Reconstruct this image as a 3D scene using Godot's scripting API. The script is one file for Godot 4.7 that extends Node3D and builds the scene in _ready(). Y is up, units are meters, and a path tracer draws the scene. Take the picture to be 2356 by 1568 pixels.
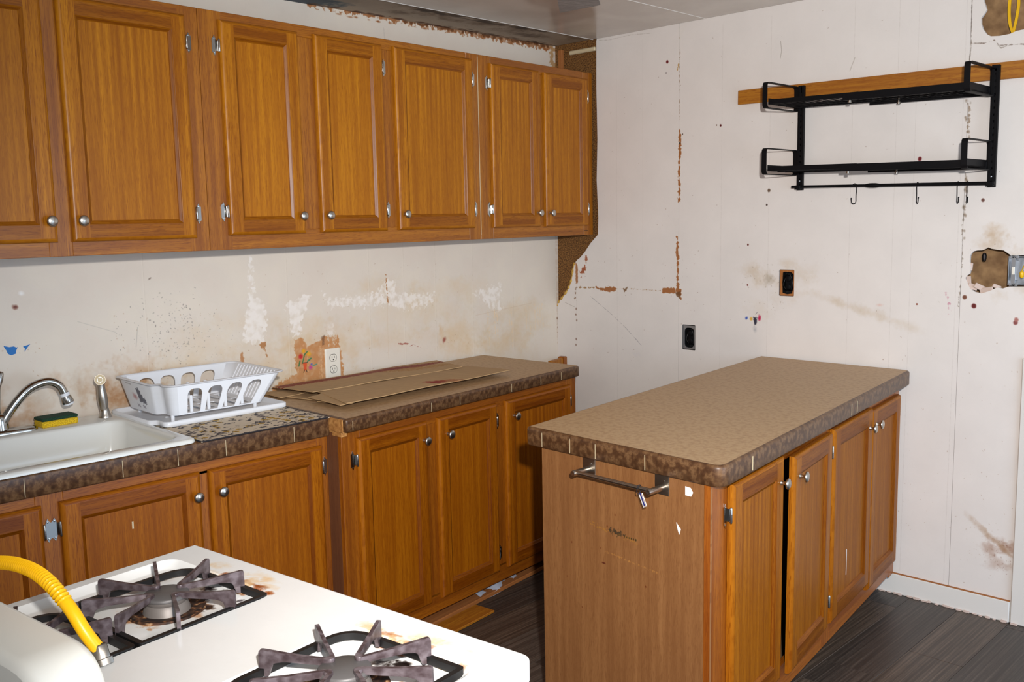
extends Node3D

# ---------------------------------------------------------------- kitchen corner with oak cabinets
const ROOM_H := 2.44
const U_ANG := 0.0481
const B2_ANG := 0.1018
const IS_ANG := 0.1345
const ST_ANG := -1.4585

var rng := RandomNumberGenerator.new()
var M := {}
var mesh_cache := {}


func _ready() -> void:
	rng.seed = 4711
	setup_camera_and_light()
	make_materials()
	build_room()
	build_upper_cabinets()
	build_base_cabinets()
	build_island()
	build_sink_area()
	build_dish_rack()
	build_cardboard()
	build_wall_things()
	build_wall_shelf()
	build_stove()
	build_fan()
	build_floor_bits()


func setup_camera_and_light() -> void:
	var cam := Camera3D.new()
	cam.name = "camera"
	cam.fov = 39.336
	cam.near = 0.02
	cam.position = Vector3(-3.7919, 1.5622, 3.3885)
	cam.rotation = Vector3(-0.1270, -0.7932, -0.0195)
	add_child(cam)
	cam.current = true
	var env := Environment.new()
	var sky := Sky.new()
	var sm := ProceduralSkyMaterial.new()
	sm.sky_top_color = Color(0.45, 0.6, 0.85)
	sm.sky_horizon_color = Color(0.8, 0.87, 0.95)
	sm.ground_bottom_color = Color(0.35, 0.36, 0.34)
	sm.ground_horizon_color = Color(0.6, 0.62, 0.62)
	sm.sky_energy_multiplier = 1.0
	sky.sky_material = sm
	env.background_mode = Environment.BG_SKY
	env.sky = sky
	env.background_energy_multiplier = 1.0
	env.tonemap_mode = Environment.TONE_MAPPER_LINEAR
	env.tonemap_exposure = 1.41
	env.sdfgi_enabled = true
	env.ssao_enabled = true
	env.ssil_enabled = true
	var we := WorldEnvironment.new()
	we.name = "world"
	we.environment = env
	add_child(we)
	# the camera's flash, a hand above the lens and a little to its right
	var fl := SpotLight3D.new()
	fl.name = "camera_flash_light"
	fl.position = Vector3(-3.715, 1.775, 3.47)
	fl.light_color = Color(0.995, 0.985, 0.975)
	fl.look_at_from_position(fl.position, Vector3(-0.42, 1.05, 0.95), Vector3.UP)
	fl.spot_angle = 47.5
	fl.spot_angle_attenuation = 1.0
	fl.light_energy = FLASH
	fl.light_size = 0.03
	fl.spot_range = 12.0
	fl.spot_attenuation = 2.0
	fl.shadow_enabled = true
	add_child(fl)
	# daylight through the glass door behind the camera
	var al := AreaLight3D.new()
	al.name = "daylight_area_light"
	al.position = Vector3(-1.35, 1.05, 4.72)
	al.area_size = Vector2(1.7, 1.9)
	al.light_color = Color(0.80, 0.90, 1.0)
	al.light_energy = DAY
	al.area_range = 12.0
	al.area_attenuation = 2.0
	al.shadow_enabled = true
	add_child(al)
	# daylight through the window behind the camera, on the left
	var al2 := AreaLight3D.new()
	al2.name = "window_area_light"
	al2.position = Vector3(-4.0, 1.5, 4.72)
	al2.area_size = Vector2(1.3, 1.0)
	al2.light_color = Color(0.86, 0.92, 1.0)
	al2.light_energy = DAY2
	al2.area_range = 12.0
	al2.area_attenuation = 2.0
	al2.shadow_enabled = true
	add_child(al2)

const FLASH := 7.9
const DAY := 3.3
const DAY2 := 2.0


# ---------------------------------------------------------------- helpers: nodes
func numbered(called: String, parent: Node) -> String:
	if not parent.has_node(NodePath(called)):
		return called
	var i := 1
	while parent.has_node(NodePath("%s_%03d" % [called, i])):
		i += 1
	return "%s_%03d" % [called, i]


func obj(mesh, called: String, mat: Material, parent: Node = null) -> MeshInstance3D:
	var p: Node = parent if parent else self
	var o := MeshInstance3D.new()
	o.name = numbered(called, p)
	o.mesh = mesh.build() if mesh is MB else mesh
	o.material_override = mat
	p.add_child(o, true)
	return o


func tag(o: Node, label: String, category: String, group := "") -> Node:
	o.set_meta("label", label)
	o.set_meta("category", category)
	if group != "":
		o.set_meta("group", group)
	return o


func thing(called: String, label: String, category: String, at := Vector3.ZERO, turn := 0.0, group := "") -> Node3D:
	var o := Node3D.new()
	o.name = numbered(called, self)
	o.position = at
	o.rotation.y = turn
	add_child(o, true)
	tag(o, label, category, group)
	return o


func struct(o: Node, label := "", category := "") -> Node:
	o.set_meta("kind", "structure")
	if label != "":
		o.set_meta("label", label)
		o.set_meta("category", category)
	return o


func base(called: String) -> Node3D:
	var o := Node3D.new()
	o.name = called
	add_child(o)
	return o


func c8(r: float, g: float, b: float) -> Color:
	return Color(r / 255.0, g / 255.0, b / 255.0)


# ---------------------------------------------------------------- helpers: meshes
class MB:
	var v := PackedVector3Array()
	var n := PackedVector3Array()
	var uv := PackedVector2Array()
	var g := Vector3.UP          # grain
	var su := 0.5                # metres per tile across the grain
	var sv := 1.5                # metres per tile along the grain
	var o := Vector2.ZERO
	var org := Vector3.ZERO
	var uvf = null

	func tex(p: Vector3, nn: Vector3) -> Vector2:
		if uvf != null:
			return uvf.call(p)
		var gg := g
		if absf(nn.dot(gg)) > 0.9:
			gg = Vector3(g.y, g.z, g.x)
		var cr := gg.cross(nn).normalized()
		gg = nn.cross(cr)
		if absf(gg.dot(g)) > 0.3:
			gg = g
		var q := p - org
		return Vector2(absf(q.dot(cr)) / su + o.x, q.dot(gg) / sv + o.y)

	func t3(a: Vector3, b: Vector3, c: Vector3, na: Vector3, nb: Vector3, nc: Vector3) -> void:
		var fn := (b - a).cross(c - a)
		if fn.length_squared() < 1e-16:
			return
		var mid := na + nb + nc
		var fl := fn.normalized()
		if fl.dot(mid) < 0.0:
			fl = -fl
		if fn.dot(mid) > 0.0:
			v.append_array([a, c, b])
			n.append_array([na, nc, nb])
			uv.append_array([tex(a, fl), tex(c, fl), tex(b, fl)])
		else:
			v.append_array([a, b, c])
			n.append_array([na, nb, nc])
			uv.append_array([tex(a, fl), tex(b, fl), tex(c, fl)])

	func quad(a: Vector3, b: Vector3, c: Vector3, d: Vector3, hint: Vector3) -> void:
		var fn := (b - a).cross(c - a)
		if fn.length_squared() < 1e-18:
			fn = (c - a).cross(d - a)
		fn = fn.normalized()
		if fn.dot(hint) < 0.0:
			fn = -fn
		t3(a, b, c, fn, fn, fn)
		t3(a, c, d, fn, fn, fn)

	func qn(a: Vector3, b: Vector3, c: Vector3, d: Vector3, na: Vector3, nb: Vector3, nc: Vector3, nd: Vector3) -> void:
		t3(a, b, c, na, nb, nc)
		t3(a, c, d, na, nc, nd)

	func box(a: Vector3, b: Vector3, e := 0.0, xf := Transform3D.IDENTITY, keep := false) -> void:
		var lo := a.min(b)
		var hi := a.max(b)
		if not keep:
			org = lo
		var mid := (lo + hi) / 2.0
		e = minf(e, 0.49 * minf(minf(hi.x - lo.x, hi.y - lo.y), hi.z - lo.z))
		var ax := [Vector3.RIGHT, Vector3.UP, Vector3.BACK]
		var hf := (hi - lo) / 2.0
		for i in 3:
			var j := (i + 1) % 3
			var k := (i + 2) % 3
			for s in [-1.0, 1.0]:
				var c: Vector3 = mid + ax[i] * hf[i] * s
				var p: Vector3 = ax[j] * (hf[j] - e)
				var q: Vector3 = ax[k] * (hf[k] - e)
				quad(xf * (c - p - q), xf * (c + p - q), xf * (c + p + q), xf * (c - p + q), xf.basis * (ax[i] * s))
		if e > 0.0:
			for i in 3:
				var j := (i + 1) % 3
				var k := (i + 2) % 3
				for s in [-1.0, 1.0]:
					for t in [-1.0, 1.0]:
						var l: Vector3 = ax[i] * (hf[i] - e)
						var p1: Vector3 = mid + ax[j] * hf[j] * s + ax[k] * (hf[k] - e) * t
						var p2: Vector3 = mid + ax[j] * (hf[j] - e) * s + ax[k] * hf[k] * t
						quad(xf * (p1 - l), xf * (p1 + l), xf * (p2 + l), xf * (p2 - l), xf.basis * (ax[j] * s + ax[k] * t))
			for s in [-1.0, 1.0]:
				for t in [-1.0, 1.0]:
					for w in [-1.0, 1.0]:
						var sg := Vector3(s, t, w)
						var pa := mid + Vector3(hf.x, hf.y - e, hf.z - e) * sg
						var pb := mid + Vector3(hf.x - e, hf.y, hf.z - e) * sg
						var pc := mid + Vector3(hf.x - e, hf.y - e, hf.z) * sg
						var nn: Vector3 = (xf.basis * sg).normalized()
						t3(xf * pa, xf * pb, xf * pc, nn, nn, nn)

	# rings of equal length, joined with smooth normals; hint: inside point lies behind the surface
	func loft(rings: Array, closed := true, cap0 := false, cap1 := false, crease := 0.5) -> void:
		var rn := rings.size()
		var cn: int = rings[0].size()
		var cm := cn if closed else cn - 1
		# face normals
		var fns := []
		for i in rn - 1:
			var row := PackedVector3Array()
			for j in cm:
				var a: Vector3 = rings[i][j]
				var b: Vector3 = rings[i][(j + 1) % cn]
				var c: Vector3 = rings[i + 1][(j + 1) % cn]
				var d: Vector3 = rings[i + 1][j]
				row.append((c - a).cross(d - b).normalized())
			fns.append(row)
		for i in rn - 1:
			for j in cm:
				var f: Vector3 = fns[i][j]
				var pts := []
				var nrm := []
				for cc in [[i, j], [i, j + 1], [i + 1, j + 1], [i + 1, j]]:
					var r: int = cc[0]
					var k: int = cc[1]
					var acc := Vector3.ZERO
					for di in [-1, 0]:
						for dj in [-1, 0]:
							var fi: int = r + di
							var fj: int = k + dj
							if fi < 0 or fi >= rn - 1:
								continue
							if closed:
								fj = posmod(fj, cn)
							elif fj < 0 or fj >= cm:
								continue
							var ff: Vector3 = fns[fi][fj]
							if ff.dot(f) > crease:
								acc += ff
					pts.append(rings[r][k % cn])
					nrm.append(acc.normalized() if acc.length_squared() > 0.0 else f)
				qn(pts[0], pts[1], pts[2], pts[3], nrm[0], nrm[1], nrm[2], nrm[3])
		for cap in [[cap0, 0, 1], [cap1, rn - 1, rn - 2]]:
			if cap[0]:
				var r: Array = Array(rings[cap[1]])
				var ctr := Vector3.ZERO
				for p in r:
					ctr += p
				ctr /= float(cn)
				var back := Vector3.ZERO
				for p in rings[cap[2]]:
					back += p
				back = back / float(cn)
				var nn := Vector3.ZERO
				for j in cn:
					nn += (r[j] - ctr).cross(r[(j + 1) % cn] - ctr)
				nn = nn.normalized()
				# same side as the winding of the wall
				if cap[1] == 0:
					nn = -nn
				var f0: Vector3 = (rings[1][1] - rings[0][0]).cross(rings[1][0] - rings[0][1])
				var out: Vector3 = rings[0][0] - (rings[0][0] + rings[0][cn / 2]) / 2.0
				if back.distance_to(ctr) > 1e-6 and nn.dot(ctr - back) < 0.0:
					nn = -nn
				elif back.distance_to(ctr) <= 1e-6:
					nn = nn if f0.dot(out) > 0.0 else -nn
				for j in cn:
					t3(ctr, r[j], r[(j + 1) % cn], nn, nn, nn)

	# profile of (radius, height) turned about local y
	func lathe(prof: Array, xf := Transform3D.IDENTITY, seg := 20) -> void:
		var rings := []
		for p in prof:
			var ring := PackedVector3Array()
			for j in seg:
				var a := TAU * j / seg
				ring.append(xf * Vector3(cos(a) * p.x, p.y, -sin(a) * p.x))
			rings.append(ring)
		loft(rings, true, prof[0].x > 1e-5, prof[-1].x > 1e-5)

	func tube(path: Array, r, seg := 10, caps := true) -> void:
		var rings := []
		var up := Vector3.UP
		var m := path.size()
		var prev := Vector3.ZERO
		for i in m:
			var d: Vector3 = (path[mini(i + 1, m - 1)] - path[maxi(i - 1, 0)]).normalized()
			var s: Vector3
			if i == 0:
				s = d.cross(up)
				if s.length() < 0.05:
					s = d.cross(Vector3.RIGHT)
				s = s.normalized()
			else:
				s = (prev - d * prev.dot(d)).normalized()
			prev = s
			var t := s.cross(d).normalized()
			var rr: float = r[i] if r is Array else r
			var ring := PackedVector3Array()
			for j in seg:
				var a := TAU * j / seg
				ring.append(path[i] + s * cos(a) * rr + t * sin(a) * rr)
			rings.append(ring)
		loft(rings, true, caps, caps)

	# flat bar swept along a path: wide along `side`, thin across
	func strap(path: Array, side: Vector3, wide: float, thin: float, closed := false) -> void:
		var rings := []
		var m := path.size()
		for i in m:
			var a: Vector3 = path[posmod(i - 1, m)] if closed else path[maxi(i - 1, 0)]
			var b: Vector3 = path[(i + 1) % m] if closed else path[mini(i + 1, m - 1)]
			var d := (b - a).normalized()
			var t := d.cross(side).normalized()
			var p: Vector3 = path[i]
			rings.append(PackedVector3Array([p + side * wide / 2 + t * thin / 2, p + side * wide / 2 - t * thin / 2, p - side * wide / 2 - t * thin / 2, p - side * wide / 2 + t * thin / 2]))
		if closed:
			rings.append(rings[0])
		loft(rings, true, not closed, not closed, 0.8)

	# pieces of a flat panel, mapped to space; f(Vector2, depth 0..1) -> Vector3
	func panel(pieces: Array, f: Callable, cutx: Array, back := true) -> void:
		for pc in pieces:
			var poly: PackedVector2Array = pc
			var idx := Geometry2D.triangulate_polygon(poly)
			if idx.is_empty():
				continue
			var c0 := poly[0]
			var ex := Vector2(0.001, 0)
			var ey := Vector2(0, 0.001)
			for k in range(0, idx.size(), 3):
				var a: Vector3 = f.call(poly[idx[k]], 0.0)
				var b: Vector3 = f.call(poly[idx[k + 1]], 0.0)
				var c: Vector3 = f.call(poly[idx[k + 2]], 0.0)
				var mid: Vector2 = (poly[idx[k]] + poly[idx[k + 1]] + poly[idx[k + 2]]) / 3.0
				var nn: Vector3 = (f.call(mid, 0.0) - f.call(mid, 1.0)).normalized()
				t3(a, b, c, nn, nn, nn)
				if back:
					t3(f.call(poly[idx[k]], 1.0), f.call(poly[idx[k + 1]], 1.0), f.call(poly[idx[k + 2]], 1.0), -nn, -nn, -nn)
			var cw := Geometry2D.is_polygon_clockwise(poly)
			for k in poly.size():
				var a2 := poly[k]
				var b2 := poly[(k + 1) % poly.size()]
				var skip := false
				for cx in cutx:
					if absf(a2.x - cx) < 1e-4 and absf(b2.x - cx) < 1e-4:
						skip = true
				if skip:
					continue
				var dd := (b2 - a2).normalized()
				var no := Vector2(dd.y, -dd.x) if not cw else Vector2(-dd.y, dd.x)
				var m2 := (a2 + b2) / 2.0
				var hint: Vector3 = f.call(m2 + no * 0.002, 0.5) - f.call(m2 - no * 0.002, 0.5)
				quad(f.call(a2, 0.0), f.call(b2, 0.0), f.call(b2, 1.0), f.call(a2, 1.0), hint)

	# flat polygon in local xy, thick along z
	func plate(poly: PackedVector2Array, z0: float, z1: float, xf := Transform3D.IDENTITY) -> void:
		panel([poly], func(p: Vector2, d: float) -> Vector3: return xf * Vector3(p.x, p.y, lerpf(z1, z0, d)), [])

	func build() -> ArrayMesh:
		var arr := []
		arr.resize(Mesh.ARRAY_MAX)
		arr[Mesh.ARRAY_VERTEX] = v
		arr[Mesh.ARRAY_NORMAL] = n
		arr[Mesh.ARRAY_TEX_UV] = uv
		var m := ArrayMesh.new()
		m.add_surface_from_arrays(Mesh.PRIMITIVE_TRIANGLES, arr)
		return m


func mb(grain := Vector3.UP, off := Vector2.ZERO) -> MB:
	var m := MB.new()
	m.g = grain
	m.o = off
	return m


func rnd_off() -> Vector2:
	return Vector2(rng.randf(), rng.randf_range(0.0, 0.08))


func arc(c: Vector2, r: float, a0: float, a1: float, k: int) -> PackedVector2Array:
	var out := PackedVector2Array()
	for i in k + 1:
		var a := lerpf(a0, a1, float(i) / k)
		out.append(c + Vector2(cos(a), sin(a)) * r)
	return out


# rounded rectangle, counter-clockwise
func rrect(x0: float, y0: float, x1: float, y1: float, r: float, k := 5) -> PackedVector2Array:
	var out := PackedVector2Array()
	out.append_array(arc(Vector2(x1 - r, y0 + r), r, -PI / 2, 0, k))
	out.append_array(arc(Vector2(x1 - r, y1 - r), r, 0, PI / 2, k))
	out.append_array(arc(Vector2(x0 + r, y1 - r), r, PI / 2, PI, k))
	out.append_array(arc(Vector2(x0 + r, y0 + r), r, PI, 1.5 * PI, k))
	return out


# a polygon with its corners rounded; r may be one number or one for each corner
func round_poly(p: PackedVector2Array, r, k := 5) -> PackedVector2Array:
	var out := PackedVector2Array()
	var m := p.size()
	for i in m:
		var rr: float = r[i] if r is Array else r
		var a := p[posmod(i - 1, m)]
		var b := p[i]
		var c := p[(i + 1) % m]
		if rr <= 0.0:
			out.append(b)
			continue
		var d1 := (a - b).normalized()
		var d2 := (c - b).normalized()
		for q in k + 1:
			var t := float(q) / k
			var s := b + d1 * rr * (1 - t) * (1 - t) + d2 * rr * t * t
			out.append(s)
	return out


func inset_poly(p: PackedVector2Array, d: float) -> PackedVector2Array:
	var out := PackedVector2Array()
	var m := p.size()
	var s := 1.0 if not Geometry2D.is_polygon_clockwise(p) else -1.0
	for i in m:
		var a := (p[i] - p[posmod(i - 1, m)]).normalized()
		var b := (p[(i + 1) % m] - p[i]).normalized()
		var na := Vector2(-a.y, a.x) * s
		var nb := Vector2(-b.y, b.x) * s
		var h := (na + nb).normalized()
		out.append(p[i] + h * d / maxf(0.4, h.dot(na)))
	return out


func ring3(p: PackedVector2Array, y: float) -> PackedVector3Array:
	var out := PackedVector3Array()
	for q in p:
		out.append(Vector3(q.x, y, q.y))
	return out


# cut a flat outline with holes into simple pieces along vertical lines that run through the holes
func pieces_of(outline: PackedVector2Array, holes: Array, cuts: Array) -> Array:
	var xs := cuts.duplicate()
	xs.sort()
	var lo := -100.0
	var out := []
	xs.append(100.0)
	for x in xs:
		var strip := PackedVector2Array([Vector2(lo, -100), Vector2(x, -100), Vector2(x, 100), Vector2(lo, 100)])
		for part in Geometry2D.intersect_polygons(outline, strip):
			var todo := [part]
			for h in holes:
				var nxt := []
				for q in todo:
					for w in Geometry2D.clip_polygons(q, h):
						nxt.append(w)
				todo = nxt
			out.append_array(todo)
		lo = x
	return out


func smooth_path(pts: Array, k := 6) -> Array:
	var out := []
	var m := pts.size()
	for i in m - 1:
		var p0: Vector3 = pts[maxi(i - 1, 0)]
		var p1: Vector3 = pts[i]
		var p2: Vector3 = pts[i + 1]
		var p3: Vector3 = pts[mini(i + 2, m - 1)]
		for q in k:
			var t := float(q) / k
			out.append(0.5 * ((2 * p1) + (p2 - p0) * t + (2 * p0 - 5 * p1 + 4 * p2 - p3) * t * t + (3 * p1 - p0 - 3 * p2 + p3) * t * t * t))
	out.append(pts[m - 1])
	return out


func along(dir: Vector3, at: Vector3) -> Transform3D:
	# local y runs along dir
	var y := dir.normalized()
	var x := y.cross(Vector3.UP)
	if x.length() < 0.05:
		x = y.cross(Vector3.RIGHT)
	x = x.normalized()
	return Transform3D(Basis(x, y, x.cross(y)), at)


# ---------------------------------------------------------------- helpers: textures
class Tex:
	var w: int
	var h: int
	var x0: float
	var y1: float
	var ppm: float
	var px: PackedByteArray
	var nz := FastNoiseLite.new()
	var r := RandomNumberGenerator.new()

	func start(x_from: float, x_to: float, y_from: float, y_to: float, width: int, low: float, sd: int, freq := 0.01, tint := Color.WHITE) -> void:
		x0 = x_from
		y1 = y_to
		w = width
		ppm = width / (x_to - x_from)
		h = int((y_to - y_from) * ppm)
		r.seed = sd
		nz.seed = sd
		nz.frequency = freq
		nz.fractal_octaves = 4
		var im := nz.get_image(w, h)
		im.convert(Image.FORMAT_RGB8)
		# squeeze into low..1
		im.adjust_bcs(1.0, 1.0, 1.0)
		px = im.get_data()
		var lut := PackedByteArray()
		lut.resize(256)
		for i in 256:
			lut[i] = int(255.0 * (low + (1.0 - low) * i / 255.0))
		for i in range(0, px.size(), 3):
			var b := lut[px[i]]
			px[i] = int(b * tint.r)
			px[i + 1] = int(b * tint.g)
			px[i + 2] = int(b * tint.b)
		nz.frequency = 0.06

	func mixp(x: int, y: int, c: Color, a: float) -> void:
		if a <= 0.0:
			return
		a = minf(a, 1.0)
		var i := (y * w + x) * 3
		px[i] = int(lerpf(px[i], c.r * 255.0, a))
		px[i + 1] = int(lerpf(px[i + 1], c.g * 255.0, a))
		px[i + 2] = int(lerpf(px[i + 2], c.b * 255.0, a))

	# polygon in metres with a ragged edge; rag and soft in metres
	func poly(pts: Array, c: Color, a := 1.0, rag := 0.01, soft := 0.002, patchy := 0.0) -> void:
		var q := PackedVector2Array()
		var lo := Vector2(1e9, 1e9)
		var hi := -lo
		for p in pts:
			var s := Vector2((p.x - x0) * ppm, (y1 - p.y) * ppm)
			q.append(s)
			lo = lo.min(s)
			hi = hi.max(s)
		var m := (rag + soft) * ppm + 1.0
		var rg := rag * ppm
		var sf := maxf(soft * ppm, 0.5)
		for y in range(maxi(0, int(lo.y - m)), mini(h, int(hi.y + m) + 1)):
			for x in range(maxi(0, int(lo.x - m)), mini(w, int(hi.x + m) + 1)):
				var p := Vector2(x, y)
				var d := 1e9
				for k in q.size():
					var cp := Geometry2D.get_closest_point_to_segment(p, q[k], q[(k + 1) % q.size()])
					d = minf(d, p.distance_squared_to(cp))
				d = sqrt(d)
				if Geometry2D.is_point_in_polygon(p, q):
					d = -d
				d += nz.get_noise_2d(x, y) * rg * 1.6
				var al := a * clampf(0.5 - d / (2.0 * sf), 0.0, 1.0)
				if patchy > 0.0:
					al *= clampf(0.5 + nz.get_noise_2d(x * 0.7 + 500, y * 0.7) * 3.0 * patchy + (1.0 - patchy) * 0.5, 0.0, 1.0)
				mixp(x, y, c, al)

	func line(pts: Array, wid: float, c: Color, a := 1.0, wob := 0.0, patchy := 0.0) -> void:
		for k in pts.size() - 1:
			var p := Vector2((pts[k].x - x0) * ppm, (y1 - pts[k].y) * ppm)
			var q := Vector2((pts[k + 1].x - x0) * ppm, (y1 - pts[k + 1].y) * ppm)
			var hw := wid * ppm / 2.0
			var m := hw + wob * ppm + 1.5
			for y in range(maxi(0, int(minf(p.y, q.y) - m)), mini(h, int(maxf(p.y, q.y) + m) + 1)):
				for x in range(maxi(0, int(minf(p.x, q.x) - m)), mini(w, int(maxf(p.x, q.x) + m) + 1)):
					var s := Vector2(x, y)
					var nv := nz.get_noise_2d(x, y)
					var d := s.distance_to(Geometry2D.get_closest_point_to_segment(s + Vector2(nv, nz.get_noise_2d(y, x)) * wob * ppm * 2.0, p, q))
					d = s.distance_to(Geometry2D.get_closest_point_to_segment(s, p, q)) + nv * wob * ppm * 2.0
					var al := a * clampf(hw - d + 0.5, 0.0, 1.0)
					if patchy > 0.0:
						al *= clampf(0.5 + nz.get_noise_2d(x + 900, y) * 4.0 - patchy + 0.5, 0.0, 1.0)
					mixp(x, y, c, al)

	func blob(cx: float, cy: float, rx: float, ry: float, c: Color, a := 0.5, rough := 0.6, turn := 0.0) -> void:
		var u := (cx - x0) * ppm
		var t := (y1 - cy) * ppm
		var rr := maxf(rx, ry) * ppm * 1.4
		var cs := cos(turn)
		var sn := sin(turn)
		for y in range(maxi(0, int(t - rr)), mini(h, int(t + rr) + 1)):
			for x in range(maxi(0, int(u - rr)), mini(w, int(u + rr) + 1)):
				var dx := (x - u) / ppm
				var dy := (y - t) / ppm
				var ex := (dx * cs + dy * sn) / rx
				var ey := (-dx * sn + dy * cs) / ry
				var d := sqrt(ex * ex + ey * ey) + (nz.get_noise_2d(x * 0.22, y * 0.22) * 0.8 + nz.get_noise_2d(x, y) * 0.35) * rough
				mixp(x, y, c, a * clampf(1.0 - d, 0.0, 1.0))

	func specks(cx: float, cy: float, rx: float, ry: float, count: int, c: Color, a: float, smin: float, smax: float) -> void:
		for k in count:
			var an := r.randf() * TAU
			var q := sqrt(r.randf())
			var s := r.randf_range(smin, smax)
			var e := r.randf_range(0.5, 1.6)
			blob(cx + cos(an) * rx * q, cy + sin(an) * ry * q, s * e, s / e, c, a * r.randf_range(0.5, 1.0) * 1.6, 0.4, r.randf() * PI)

	func image() -> Image:
		return Image.create_from_data(w, h, false, Image.FORMAT_RGB8, px)

	func texture() -> ImageTexture:
		return ImageTexture.create_from_image(image())


func V(x: float, y: float) -> Vector2:
	return Vector2(x, y)


# ---------------------------------------------------------------- materials
func mat(col: Color, rough := 0.6, metal := 0.0, texture: Texture2D = null) -> StandardMaterial3D:
	var m := StandardMaterial3D.new()
	m.albedo_color = col
	m.roughness = rough
	m.metallic = metal
	if texture:
		m.albedo_texture = texture
	return m


# oak: grain along v, seamless across u; figure > 0 draws cathedral arches up the middle
func oak_image(wd: int, ht: int, sd: int, light: Color, dark: Color, figure: float, fine: float, wide := 0.5) -> ImageTexture:
	var n1 := FastNoiseLite.new()
	n1.seed = sd
	n1.frequency = 1.0
	n1.fractal_octaves = 3
	var n2 := FastNoiseLite.new()
	n2.seed = sd + 7
	n2.frequency = 1.0
	n2.fractal_octaves = 2
	var px := PackedByteArray()
	px.resize(wd * ht * 3)
	var R := 6.0
	var i := 0
	for y in ht:
		var v := float(y) / ht
		for x in wd:
			var u := float(x) / wd
			var a := u * TAU
			var cx := cos(a) * R
			var cy := sin(a) * R
			var broad := n2.get_noise_3d(cx * 0.55, cy * 0.55, v * 1.4)
			var fib := n1.get_noise_3d(cx * 9.0, cy * 9.0, v * 7.0)
			var pore := n1.get_noise_3d(cx * 26.0, cy * 26.0, v * 22.0)
			var t := 0.5 + broad * wide + fib * fine
			if figure > 0.0:
				var du := (u - 0.5 + broad * 0.05) * 3.2
				var rr := du * du * 5.0 + v * 2.2 + broad * 1.6 + fib * 0.06
				var ring := fposmod(rr * 3.2, 1.0)
				var edge := exp(-ring * 5.0) * figure * clampf(1.3 - absf(du) * 0.8, 0.2, 1.0)
				t -= edge * 0.30
			else:
				var ring2 := fposmod(u * 11.0 + broad * 4.0 + v * 0.4 + fib * 0.1, 1.0)
				t -= exp(-ring2 * 4.0) * 0.10
			if pore > 0.16:
				t -= (pore - 0.16) * 2.4
			t = clampf(t, 0.0, 1.0)
			var c := dark.lerp(light, t)
			px[i] = int(c.r * 255.0)
			px[i + 1] = int(c.g * 255.0)
			px[i + 2] = int(c.b * 255.0)
			i += 3
	return ImageTexture.create_from_image(Image.create_from_data(wd, ht, false, Image.FORMAT_RGB8, px))


func noise_tex(sd: int, freq: float, cols: Array, at: Array, size := 512, oct := 5, lac := 2.0) -> NoiseTexture2D:
	var nt := NoiseTexture2D.new()
	nt.width = size
	nt.height = size
	nt.seamless = true
	var f := FastNoiseLite.new()
	f.seed = sd
	f.frequency = freq
	f.fractal_octaves = oct
	f.fractal_lacunarity = lac
	nt.noise = f
	var gr := Gradient.new()
	gr.offsets = PackedFloat32Array(at)
	gr.colors = PackedColorArray(cols)
	nt.color_ramp = gr
	return nt


func tri(m: StandardMaterial3D, s: float) -> StandardMaterial3D:
	m.uv1_triplanar = true
	m.uv1_world_triplanar = true
	m.uv1_scale = Vector3(s, s, s)
	return m


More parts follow.
